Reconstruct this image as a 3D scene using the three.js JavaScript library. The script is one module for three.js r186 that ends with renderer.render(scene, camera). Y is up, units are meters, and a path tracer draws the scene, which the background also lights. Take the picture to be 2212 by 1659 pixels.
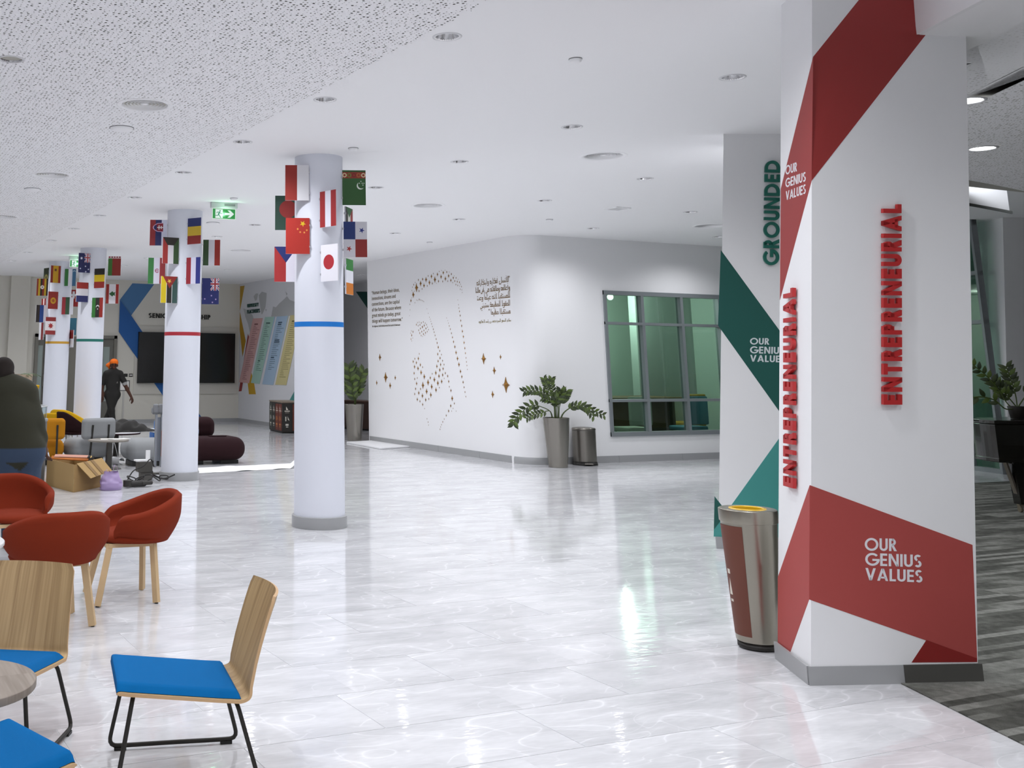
import * as THREE from 'three';
import { mergeGeometries, mergeVertices, toCreasedNormals } from 'three/addons/utils/BufferGeometryUtils.js';
import { RoundedBoxGeometry } from 'three/addons/geometries/RoundedBoxGeometry.js';
import { MarchingCubes } from 'three/addons/objects/MarchingCubes.js';
import { RectAreaLightUniformsLib } from 'three/addons/lights/RectAreaLightUniformsLib.js';

// ---------------------------------------------------------------- camera, light, exposure
const scene = new THREE.Scene();
RectAreaLightUniformsLib.init();
const V3 = (x, y, z) => new THREE.Vector3(x, y, z);
const EYE = 1.6, CH = 3.745;                                   // eye height and ceiling height in metres
const FPX = 2273.711, PPX = 576.379, PPY = 312.871;            // focal length and principal point in photo pixels (shifted lens)
const AX = [V3(0.9238044, 0.007436, 0.3827925), V3(-0.0841286, 0.9793182, 0.1840061), V3(-0.3735074, -0.2021895, 0.905324)];
const HALFW = 2212 - PPX, HALFH = 1659 - PPY;
const camera = new THREE.PerspectiveCamera(2 * Math.atan(HALFH / FPX) * 180 / Math.PI, HALFW / HALFH, 0.05, 200);
camera.setViewOffset(2 * HALFW, 2 * HALFH, HALFW - PPX, HALFH - PPY, 2212, 1659);
camera.position.set(0, EYE, 0);
camera.quaternion.setFromRotationMatrix(new THREE.Matrix4().makeBasis(...AX));
camera.updateProjectionMatrix();
camera.updateMatrixWorld(true);
scene.add(camera);
scene.background = new THREE.Color(0x0c0e10);
const renderer = new THREE.WebGLRenderer({ antialias: true });
renderer.toneMapping = THREE.LinearToneMapping;
renderer.toneMappingExposure = 1.0;
renderer.shadowMap.enabled = true;
const LAMP = { color: 0xf9faff, candela: 6.9 };                 // one recessed downlight

// ---------------------------------------------------------------- helpers
const EYEP = V3(0, EYE, 0);
function ray(px, py) { return V3(0, 0, 0).addScaledVector(AX[0], px - PPX).addScaledVector(AX[1], -(py - PPY)).addScaledVector(AX[2], -FPX); }
function F(px, py, h = 0) { const r = ray(px, py); return r.multiplyScalar((h - EYE) / r.y).add(EYEP); }     // point at height h seen at a photo pixel
function plane(p0, a, b) { const n = V3().crossVectors(a, b); return (px, py) => { const r = ray(px, py); return r.multiplyScalar(n.dot(p0.clone().sub(EYEP)) / n.dot(r)).add(EYEP); }; }
function pix(p) { const d = p.clone().sub(EYEP), x = d.dot(AX[0]), y = d.dot(AX[1]), z = -d.dot(AX[2]); return [PPX + FPX * x / z, PPY - FPX * y / z]; }
let seed = 7; const rnd = () => { seed = (seed * 1664525 + 1013904223) >>> 0; return seed / 4294967296; };
const used = {};
function numbered(n) { const k = used[n] = (used[n] ?? -1) + 1; return k ? n + '_' + String(k).padStart(3, '0') : n; }
const mats = {};
function M(color, roughness = 0.8, metalness = 0, extra = {}) {
  const key = JSON.stringify([color, roughness, metalness, extra.map ? null : extra]);
  if (!extra.map && !extra.bumpMap && mats[key]) return mats[key];
  const m = new THREE.MeshPhysicalMaterial({ color, roughness, metalness, ...extra });
  return extra.map || extra.bumpMap ? m : (mats[key] = m);
}
function obj(name, geo, mat, parent = scene) {
  let g = Array.isArray(geo) ? (geo.length > 1 ? mergeGeometries(geo.map(clean)) : geo[0]) : geo;
  const m = new THREE.Mesh(g, mat); m.name = parent === scene ? numbered(name) : name;
  m.castShadow = m.receiveShadow = true; parent.add(m); return m;
}
function clean(g) { g = g.index ? g.toNonIndexed() : g; const o = new THREE.BufferGeometry(); for (const k of ['position', 'normal', 'uv']) if (g.attributes[k]) o.setAttribute(k, g.attributes[k]); if (!o.attributes.uv) o.setAttribute('uv', new THREE.BufferAttribute(new Float32Array(o.attributes.position.count * 2), 2)); if (!o.attributes.normal) o.computeVertexNormals(); return o; }
function tag(o, label, category, group) { o.userData.label = label; o.userData.category = category; if (group) o.userData.group = group; return o; }
function thing(name, label, category, p = V3(0, 0, 0), turn = 0, group) {
  const o = new THREE.Group(); o.name = numbered(name); o.position.copy(p); o.rotation.y = turn; scene.add(o); return tag(o, label, category, group);
}
function struct(name, geo, mat) { const o = obj(name, geo, mat); o.userData.kind = 'structure'; return o; }
function structGroup(name) { const o = new THREE.Group(); o.name = numbered(name); o.userData.kind = 'structure'; scene.add(o); return o; }
const box = (w, h, d, x = 0, y = 0, z = 0, ry = 0, rx = 0, rz = 0) => { const g = new THREE.BoxGeometry(w, h, d); if (rx) g.rotateX(rx); if (rz) g.rotateZ(rz); if (ry) g.rotateY(ry); return g.translate(x, y, z); };
const rbox = (w, h, d, r, x = 0, y = 0, z = 0, seg = 3) => new RoundedBoxGeometry(w, h, d, seg, Math.min(r, w / 2 - 1e-4, h / 2 - 1e-4, d / 2 - 1e-4)).translate(x, y, z);
const cyl = (r1, r2, h, x = 0, y = 0, z = 0, seg = 24) => new THREE.CylinderGeometry(r1, r2, h, seg).translate(x, y, z);
const lathe = (pts, seg = 40) => new THREE.LatheGeometry(pts.map(p => new THREE.Vector2(p[0], p[1])), seg);
const tube = (pts, r, seg = 24, rad = 8, closed = false) => new THREE.TubeGeometry(new THREE.CatmullRomCurve3(pts.map(p => p.isVector3 ? p : V3(...p)), closed, 'centripetal'), seg, r, rad, closed);
function bentTube(pts, r, bend = 0.03, rad = 8) {            // straight runs with rounded bends
  const P = pts.map(p => V3(...p)), path = new THREE.CurvePath();
  let prev = P[0];
  for (let i = 1; i < P.length; i++) {
    if (i === P.length - 1) { path.add(new THREE.LineCurve3(prev, P[i])); break; }
    const a = P[i].clone().add(prev.clone().sub(P[i]).setLength(Math.min(bend, prev.distanceTo(P[i]) * 0.49))), b = P[i].clone().add(P[i + 1].clone().sub(P[i]).setLength(Math.min(bend, P[i + 1].distanceTo(P[i]) * 0.49)));
    path.add(new THREE.LineCurve3(prev, a)); path.add(new THREE.QuadraticBezierCurve3(a, P[i], b)); prev = b;
  }
  const out = [];
  for (const c of path.curves) { const n = c.isLineCurve3 ? 2 : 6; for (let k = 0; k < n; k++) out.push(c.getPoint(k / n)); }
  out.push(P[P.length - 1]);
  const curve = new THREE.CatmullRomCurve3(out, false, 'centripetal');
  return new THREE.TubeGeometry(curve, out.length * 3, r, rad, false);
}
function bar(a, b, w, d = w) { const A = V3(...a), B = V3(...b), g = new THREE.BoxGeometry(w, A.distanceTo(B), d); const q = new THREE.Quaternion().setFromUnitVectors(V3(0, 1, 0), B.clone().sub(A).normalize()); return g.applyQuaternion(q).translate((A.x + B.x) / 2, (A.y + B.y) / 2, (A.z + B.z) / 2); }
function rod(a, b, r1, r2 = r1, seg = 10) { const A = V3(...a), B = V3(...b), g = new THREE.CylinderGeometry(r2, r1, A.distanceTo(B), seg); const q = new THREE.Quaternion().setFromUnitVectors(V3(0, 1, 0), B.clone().sub(A).normalize()); return g.applyQuaternion(q).translate((A.x + B.x) / 2, (A.y + B.y) / 2, (A.z + B.z) / 2); }
// a flat print or panel: polygon given by world points in one plane, as a slab of thickness t that stands proud of the wall towards the eye
function slab(pts, t, uv) {
  const n = V3().crossVectors(pts[1].clone().sub(pts[0]), pts[2].clone().sub(pts[0])).normalize();
  const out = n.clone(); if (out.dot(EYEP.clone().sub(pts[0])) < 0) out.negate();
  const ex = pts[1].clone().sub(pts[0]).normalize(), ey = V3().crossVectors(out, ex);
  const s = new THREE.Shape(pts.map(p => { const d = p.clone().sub(pts[0]); return new THREE.Vector2(d.dot(ex), d.dot(ey)); }));
  const g = new THREE.ExtrudeGeometry(s, { depth: t, bevelEnabled: false, curveSegments: 1 });
  g.applyMatrix4(new THREE.Matrix4().makeBasis(ex, ey, out).setPosition(pts[0]));
  if (uv) { const p = g.attributes.position, a = g.attributes.uv, O = pts[uv[0]], U = pts[uv[1]].clone().sub(O), W = pts[uv[2]].clone().sub(O); const uu = U.dot(U), uw = U.dot(W), ww = W.dot(W), det = uu * ww - uw * uw;
    for (let i = 0; i < p.count; i++) { const d = V3().fromBufferAttribute(p, i).sub(O), du = d.dot(U), dw = d.dot(W); a.setXY(i, (du * ww - dw * uw) / det, (dw * uu - du * uw) / det); } }
  return g;
}
// prism between a lower and an upper polygon (world points, same count, counter-clockwise seen from above)
function prism(lo, hi) {
  const pos = [], n = lo.length, tri = (a, b, c) => pos.push(a.x, a.y, a.z, b.x, b.y, b.z, c.x, c.y, c.z);
  for (let i = 0; i < n; i++) { const j = (i + 1) % n; tri(lo[i], lo[j], hi[j]); tri(lo[i], hi[j], hi[i]); }
  for (let i = 1; i < n - 1; i++) { tri(hi[0], hi[i], hi[i + 1]); tri(lo[0], lo[i + 1], lo[i]); }
  const g = new THREE.BufferGeometry(); g.setAttribute('position', new THREE.Float32BufferAttribute(pos, 3)); g.setAttribute('uv', new THREE.Float32BufferAttribute(new Float32Array(pos.length / 3 * 2), 2)); g.computeVertexNormals(); return g;
}
const xz = (x, z, y = 0) => V3(x, y, z);
// grid surface from f(u,v) -> [x,y,z]
function surf(f, nu, nv, closeU = false) {
  const pos = [], uv = [], idx = [];
  for (let j = 0; j <= nv; j++) for (let i = 0; i <= nu; i++) { const p = f(i / nu, j / nv); pos.push(...p); uv.push(i / nu, j / nv); }
  for (let j = 0; j < nv; j++) for (let i = 0; i < nu; i++) { const a = j * (nu + 1) + i, b = a + 1, c = a + nu + 1, d = c + 1; idx.push(a, b, d, a, d, c); }
  const g = new THREE.BufferGeometry(); g.setAttribute('position', new THREE.Float32BufferAttribute(pos, 3)); g.setAttribute('uv', new THREE.Float32BufferAttribute(uv, 2)); g.setIndex(idx); g.computeVertexNormals(); return g;
}
const lerp = (a, b, t) => a + (b - a) * t, clamp = (x, a = 0, b = 1) => Math.min(b, Math.max(a, x)), smooth = t => { t = clamp(t); return t * t * (3 - 2 * t); };
// value noise, tiling
function noiseTable(n, s) { let q = s >>> 0; const a = new Float32Array(n * n); for (let i = 0; i < a.length; i++) { q = (q * 1664525 + 1013904223) >>> 0; a[i] = q / 4294967296; } return (x, y) => { const xi = Math.floor(x), yi = Math.floor(y), fx = smooth(x - xi), fy = smooth(y - yi), m = v => ((v % n) + n) % n; const A = a[m(yi) * n + m(xi)], B = a[m(yi) * n + m(xi + 1)], C = a[m(yi + 1) * n + m(xi)], D = a[m(yi + 1) * n + m(xi + 1)]; return lerp(lerp(A, B, fx), lerp(C, D, fx), fy); }; }
function dataTex(w, h, fn, srgb = true) {
  const d = new Uint8Array(w * h * 4);
  for (let y = 0; y < h; y++) for (let x = 0; x < w; x++) { const c = fn(x / w, y / h, x, y), i = (y * w + x) * 4; d[i] = clamp(c[0], 0, 255); d[i + 1] = clamp(c[1], 0, 255); d[i + 2] = clamp(c[2], 0, 255); d[i + 3] = c[3] ?? 255; }
  const t = new THREE.DataTexture(d, w, h); t.wrapS = t.wrapT = THREE.RepeatWrapping; t.magFilter = THREE.LinearFilter; t.minFilter = THREE.LinearMipmapLinearFilter; t.generateMipmaps = true; if (srgb) t.colorSpace = THREE.SRGBColorSpace; t.needsUpdate = true; return t;
}
function canvasTex(w, h, draw) { const c = document.createElement('canvas'); c.width = w; c.height = h; draw(c.getContext('2d'), w, h); const t = new THREE.CanvasTexture(c); t.colorSpace = THREE.SRGBColorSpace; t.anisotropy = 8; return t; }

// ---------------------------------------------------------------- shared materials
const WALL = M(0xf3f3f4, 0.75), CEIL = M(0xf9f9fa, 0.9), COLW = M(0xe4e7f0, 0.6), STONE = M(0xa5a6a7, 0.35);
const FRAME = M(0x8e9497, 0.45, 0.3), STEEL = M(0x9d9a92, 0.3, 1), BLACK = M(0x14130f, 0.5), DARKMETAL = M(0x2c2a26, 0.5, 0.3);
const n1 = noiseTable(64, 3), n2 = noiseTable(64, 17), n3 = noiseTable(128, 31);
const marbleMap = dataTex(1024, 1024, (u, v) => {
  const wx = n1(u * 6, v * 6) * 2.2, wy = n2(u * 6, v * 6) * 2.2;
  const cloud = n1(u * 4 + wx, v * 12 + wy) * 0.5 + n2(u * 16 + wy, v * 32 + wx) * 0.3 + n3(u * 64, v * 128) * 0.2;
  const vein = Math.abs(n2(u * 8 + wx * 0.9, v * 16 + wy * 1.1) - 0.5), vein2 = Math.abs(n1(u * 4 + 9 + wy, v * 8 + 5 + wx) - 0.5);
  let L = 213 + (cloud - 0.5) * 34; L += 26 * Math.exp(-vein * 60) * n1(u * 8, v * 8); L += 20 * Math.exp(-vein2 * 90);
  return [L, L + 0.5, L + 3];
});
const rippleMap = dataTex(512, 512, (u, v) => { const h = n1(u * 8, v * 24) * 0.6 + n2(u * 32, v * 64) * 0.4; return [h * 255, h * 255, h * 255]; }, false);
const carpetMap = dataTex(1024, 1024, (u, v) => {
  const row = Math.floor(v * 64), k = n1(u * 4 + row * 7.3, row * 3.1), k2 = n2(u * 16 + row * 2.7, row * 1.7), f = n3(u * 128, v * 128) * 0.6 + rnd() * 0.4;
  const L = 62 + 74 * smooth((k * 0.65 + k2 * 0.35 - 0.3) / 0.4) * 0.75 + (f - 0.5) * 42; return [L, L + 1, L - 5];
});
const fabricBump = dataTex(256, 256, (u, v, x, y) => { const h = (Math.sin(x * Math.PI / 2) * Math.sin(y * Math.PI / 2) * 0.35 + 0.5 + (rnd() - 0.5) * 0.5) * 255; return [h, h, h]; }, false);
const woodMap = (a, b, s) => dataTex(512, 512, (u, v) => { const g = n1(u * 24 + n2(u * 4, v * 3) * s, v * 2) * 0.55 + n3(u * 96, v * 4) * 0.45; return [lerp(a[0], b[0], g), lerp(a[1], b[1], g), lerp(a[2], b[2], g)]; });
const OAK = M(0xffffff, 0.5, 0, { map: woodMap([142, 112, 72], [194, 164, 118], 1.6) }), OAKEDGE = M(0xcaa67c, 0.55), ASH = M(0xd5b78c, 0.55), GREYWOOD = M(0xffffff, 0.55, 0, { map: woodMap([118, 107, 96], [156, 145, 134], 1.0) });
function fabric(color, r = 0.9, b = 0.0006) { const t = fabricBump.clone(); t.repeat.set(24, 24); t.needsUpdate = true; return M(color, r, 0, { bumpMap: t, bumpScale: b, specularIntensity: 0.3 }); }
const RUST = fabric(0x84301a), BLUE = fabric(0x0067a8), YELLOW = fabric(0xd3a51c), AMBER = fabric(0xb77a1b), GREYFAB = fabric(0x8e9091), MAROON = fabric(0x2a171a);
// ================================================================ STRUCTURE
// ---- floor: running-bond marble tiles, measured from the joints
const ROW = 0.5165, LEN = 1.372, Z0 = -3.507, XA = 2.47, XB = 3.158;
const EDGE = [[1.73, 4.6], [5.277, -4.168], [5.9, -4.5], [8.5, -7.7], [11.3, -10.5], [22, -10.5], [22, 4.6]];      // carpeted zone
function inPoly(x, z, P) { let c = false; for (let i = 0, j = P.length - 1; i < P.length; j = i++) if ((P[i][1] > z) !== (P[j][1] > z) && x < (P[j][0] - P[i][0]) * (z - P[i][1]) / (P[j][1] - P[i][1]) + P[i][0]) c = !c; return c; }
{
  const floor = structGroup('floor');
  obj('grout_bed', box(32, 0.2, 37, 8, -0.1015, -12.5), M(0xd2d2d4, 0.5), floor);
  const marble = M(0xffffff, 0.07, 0, { map: marbleMap, bumpMap: (() => { const t = rippleMap.clone(); t.repeat.set(1.5, 1.5); t.needsUpdate = true; return t; })(), bumpScale: 0.0007, specularIntensity: 1, ior: 1.55 });
  const variants = [];
  for (let k = 0; k < 14; k++) {
    const g = new THREE.BoxGeometry(LEN - 0.004, 0.02, ROW - 0.004).translate(0, -0.01, 0), p = g.attributes.position, uv = g.attributes.uv, u0 = rnd(), v0 = rnd(), s = rnd() < 0.5 ? -1 : 1;
    for (let i = 0; i < p.count; i++) uv.setXY(i, u0 + s * p.getX(i) / 2.2, v0 + s * p.getZ(i) / 1.4);
    variants.push(g);
  }
  const all = [];
  for (let k = -11; k < 49; k++) for (let i = -6; i < 14; i++) {
    const x = (k % 2 === 0 ? XA : XB) + (i - 0.5) * LEN, z = Z0 - (k + 0.5) * ROW; if (x < -5 || x > 18) continue;
    if (inPoly(x - 0.7, z, EDGE) && inPoly(x + 0.7, z, EDGE) && inPoly(x, z - 0.27, EDGE) && inPoly(x, z + 0.27, EDGE)) continue;
    const p = pix(V3(x, 0, z)), depth = -V3(x, -EYE, z).dot(AX[2]); all.push({ x, z, seen: depth > 1 && p[0] > -60 && p[0] < 2272 && p[1] < 1760, depth });
  }
  all.sort((a, b) => (b.seen - a.seen) || a.depth - b.depth);
  const rest = [];
  all.forEach((t, i) => { const g = variants[Math.floor(rnd() * 14)]; if (i < 300 && t.seen) { const m = obj('tile', g, marble, floor); m.position.set(t.x, 0, t.z); } else rest.push(g.clone().translate(t.x, 0, t.z)); });
  obj('far_tiles', rest, marble, floor).userData.kind = 'stuff';
  // carpet
  const s = new THREE.Shape(EDGE.map(p => new THREE.Vector2(p[0], p[1]))), g = new THREE.ExtrudeGeometry(s, { depth: 0.006, bevelEnabled: false }).rotateX(Math.PI / 2).translate(0, 0.006, 0);
  const uv = g.attributes.uv, p = g.attributes.position; for (let i = 0; i < p.count; i++) uv.setXY(i, p.getX(i) / 4, p.getZ(i) / 4 + p.getX(i) * 0.0);
  obj('carpet', g, M(0xffffff, 0.95, 0, { map: carpetMap, bumpMap: carpetMap, bumpScale: 0.002 }), floor);
}
// ---- ceilings
const DOWN = [], LOWH = 3.43, HIGHH = 3.93;
const BULK = [[1.61, 5], [5.557, -3.83], [6.02, -4.18], [8.7, -7.0], [11.8, -10.5]];
{
  const zs = [3.7, 1.8, -0.1, -2, -3.9, -5.79, -7.68, -9.57, -11.47, -13.56, -15.52, -17.3, -19.2, -21.6, -23.6, -25.7], xs = [3.69, 6.21, 8.76, 11.28, 13.92];
  const rightOf = (x, z) => { for (let i = 0; i < BULK.length - 1; i++) { const [a, b] = [BULK[i], BULK[i + 1]]; if (z <= a[1] && z >= b[1]) return x > a[0] + (b[0] - a[0]) * (z - a[1]) / (b[1] - a[1]) - 0.12; } return false; };
  xs.forEach((x, i) => zs.forEach(z => {
    if (rightOf(x, z) || (i === 4 && z > -11) || (i === 3 && z > -10.6) || (x > 10 && z < -14.2) || (i === 0 && z < -24) || (i === 2 && z < -18 && z !== -19.2 && z !== -23.6)) return;
    DOWN.push([x, z]);
  }));
  for (const z of [3.6, 1.75, -0.1, -1.95, -3.8, -5.65, -7.53, -11.3, -15.1, -18.9, -22.7, -25.7]) DOWN.push([1.09, z]);
  DOWN.push([12.2, -23.4]);
  for (const z of [3.6, 1.75, -0.1, -1.95, -3.8, -5.65, -11.3, -15.1, -18.9, -22.7]) DOWN.push([-1.9, z]);
}
const LOWL = [[7.26, -4.738], [8.985, -5.791], [6.2, -1.9], [7.95, -2.95], [9.7, -4.0], [5.0, 1.0], [6.8, -0.05], [8.6, -1.1], [10.4, -2.2]];
const VENTS = [[2.37, -8.485], [2.33, -12.3], [7.4, -8.67], [7.59, -12.52], [12.68, -12.53], [2.38, -16.3], [7.42, -19.3]];
const hole = (s, x, z, r, n = 28) => { const h = new THREE.Path(); for (let i = 0; i < n; i++) { const a = -i / n * Math.PI * 2; h[i ? 'lineTo' : 'moveTo'](x + r * Math.cos(a), z + r * Math.sin(a)); } h.closePath(); s.holes.push(h); };
function flatShape(P, holes, y) {
  const s = new THREE.Shape(P.map(p => new THREE.Vector2(p[0], p[1]))); for (const h of holes) hole(s, ...h);
  const g = new THREE.ShapeGeometry(s).rotateX(Math.PI / 2).translate(0, y, 0), p = g.attributes.position, uv = g.attributes.uv;
  for (let i = 0; i < p.count; i++) uv.setXY(i, p.getX(i), p.getZ(i));
  return g;
}
const SPLIT = 3.545;
const perfAlpha = dataTex(1024, 1024, () => [255, 255, 255], false);
{
  const d = perfAlpha.image.data, S = 1024, cells = 30, c = S / cells;                               // 1 m of board: random round perforation
  for (let j = 0; j < cells; j++) for (let i = 0; i < cells; i++) {
    if (rnd() < 0.12) continue;
    const q = rnd(), r = (q < 0.45 ? 3.6 : q < 0.78 ? 6 : 8.6) * 1.024, cx = (i + 0.5 + (rnd() - 0.5) * 0.42) * c, cy = (j + 0.5 + (rnd() - 0.5) * 0.42) * c;
    for (let y = Math.floor(cy - r - 1); y <= cy + r + 1; y++) for (let x = Math.floor(cx - r - 1); x <= cx + r + 1; x++) if (Math.hypot(x - cx, y - cy) < r) { const k = (((y + S) % S) * S + (x + S) % S) * 4; d[k] = d[k + 1] = d[k + 2] = 0; }
  }
  perfAlpha.needsUpdate = true;
}
const PERF = new THREE.MeshPhysicalMaterial({ color: 0xf9f9fa, roughness: 0.9, alphaMap: perfAlpha, alphaTest: 0.5, side: THREE.DoubleSide });
{
  const ceiling = structGroup('ceiling');
  const inL = (x) => x < SPLIT - 0.15, holesOf = (f) => [...DOWN.filter(p => f(p[0])).map(p => [p[0], p[1], 0.078]), ...VENTS.filter(p => f(p[0])).map(p => [p[0], p[1], 0.2])];
  obj('smooth_board', flatShape([[SPLIT, 5], ...BULK, [15.2, -10.5], [15.2, -29], [SPLIT, -29]], holesOf(x => !inL(x)), CH), CEIL, ceiling);
  obj('perforated_board', flatShape([[-6, 5], [SPLIT, 5], [SPLIT, -29], [-6, -29]], holesOf(inL), CH), PERF, ceiling);
  obj('acoustic_felt', box(SPLIT + 6, 0.02, 34, (SPLIT - 6) / 2, CH + 0.022, -12), M(0xb5b3aa, 1), ceiling);
  obj('soffit_void', box(12, 0.02, 34, SPLIT + 6, CH + 0.3, -12), CEIL, ceiling);
  obj('roof_slab', box(32, 0.2, 37, 8, 4.35, -12.5), M(0xb0b0b0, 1), ceiling);
  // dropped ceiling over the carpet: bulkhead, border, perforated field, curved hanging fascia
  const fascia = [];
  const P0 = F(2085, 388, LOWH), P1 = F(2150, 400, LOWH), P2 = F(2212, 413, LOWH);
  for (let i = 0; i <= 40; i++) { const t = -0.9 + i / 40 * 3.3, L = (a, b, c) => a * (t - 1) * (t - 2) / 2 - b * t * (t - 2) + c * t * (t - 1) / 2; const p = V3(L(P0.x, P1.x, P2.x), 0, L(P0.z, P1.z, P2.z)); fascia.push([p.x, p.z]); }
  const perfEdge = [F(2078, 115, LOWH), F(2212, 45, LOWH)], pd = perfEdge[1].clone().sub(perfEdge[0]).normalize();
  const e0 = perfEdge[0].clone().addScaledVector(pd, -2.6), e1 = perfEdge[0].clone().addScaledVector(pd, 9);
  const far = fascia.filter(p => p[0] > 8.6);
  obj('bulkhead_face', BULK.map((p, i) => i < 4 ? slab([xz(p[0], p[1], LOWH), xz(BULK[i + 1][0], BULK[i + 1][1], LOWH), xz(BULK[i + 1][0], BULK[i + 1][1], CH + 0.3), xz(p[0], p[1], CH + 0.3)], 0.03) : null).filter(Boolean), WALL, ceiling);
  obj('border_board', flatShape([[1.61, 5], [5.557, -3.83], [6.02, -4.18], [8.7, -7.0], [e0.x, e0.z], [e1.x, e1.z]], [], LOWH), CEIL, ceiling);
  obj('low_perforated_board', flatShape([[e1.x, e1.z], [e0.x, e0.z], [8.7, -7.0], ...far.filter(p => p[0] > 9.2), [16, 5]], LOWL.map(p => [...p, 0.1]), LOWH), PERF, ceiling);
  obj('low_felt', flatShape([[2.2, 5], [6.1, -3.9], [8.75, -6.9], [9.2, -7.2], [16, -7.2], [16, 5]], LOWL.map(p => [...p, 0.12]), LOWH + 0.012), M(0xb5b3aa, 1), ceiling);
  const ring = (y0, y1, off) => { const s = []; for (let i = 0; i < fascia.length - 1; i++) { const a = fascia[i], b = fascia[i + 1]; s.push(slab([xz(a[0], a[1] - off, y0), xz(b[0], b[1] - off, y0), xz(b[0], b[1] - off, y1), xz(a[0], a[1] - off, y1)], 0.012)); } return s; };
  obj('curved_fascia', ring(3.275, LOWH + 0.22, 0.3), WALL, ceiling);
  obj('fascia_track', ring(3.245, 3.275, 0.27), M(0x5f625f, 0.5), ceiling);
  obj('high_board', flatShape([[8.7, -7.0], [11.8, -10.5], [15.2, -10.5], [15.2, -16], [24, -16], [24, 5], [16, 5], [10, -6]], [], HIGHH), CEIL, ceiling);
}
// ---- walls
const SCRZ = -27.9, STARX = 10.69, WINZ = -14.68, BOARDX = 10.72;
struct('wall_near', box(32, 4.4, 0.2, 8, 2.1, 5.1), WALL);
struct('wall_left', box(0.2, 4.4, 34, -6.1, 2.1, -12), WALL);
{ // wall behind the screen, with a pilaster at its left end
  const w = structGroup('wall_back');
  obj('wall_panel', box(20, 4.3, 0.2, 2.1, 2.15, SCRZ - 0.1), M(0xd9d6cb, 0.8), w);
  const a = plane(V3(0, 0, SCRZ), V3(1, 0, 0), V3(0, 1, 0)), l = a(18, 700), r = a(60, 700);
  obj('pilaster', box(r.x - l.x, CH, 0.12, (l.x + r.x) / 2, CH / 2, SCRZ + 0.06), M(0xd9d6cb, 0.8), w);
  obj('screen_backing', box(2.95, 1.8, 0.03, 9.19, 1.64, SCRZ + 0.015), M(0xcfccc2, 0.8), w);
}
struct('baseboard_back', box(18, 0.09, 0.02, 1.7, 0.045, SCRZ + 0.01), STONE);
{ // wall with the placement boards
  struct('wall_board', box(0.2, CH + 0.3, 6.2, BOARDX + 0.1, (CH + 0.3) / 2, -25), M(0xdcdde0, 0.8));
  struct('baseboard_board', box(0.02, 0.09, 6.1, BOARDX - 0.01, 0.045, -24.97), STONE);
}
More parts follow.
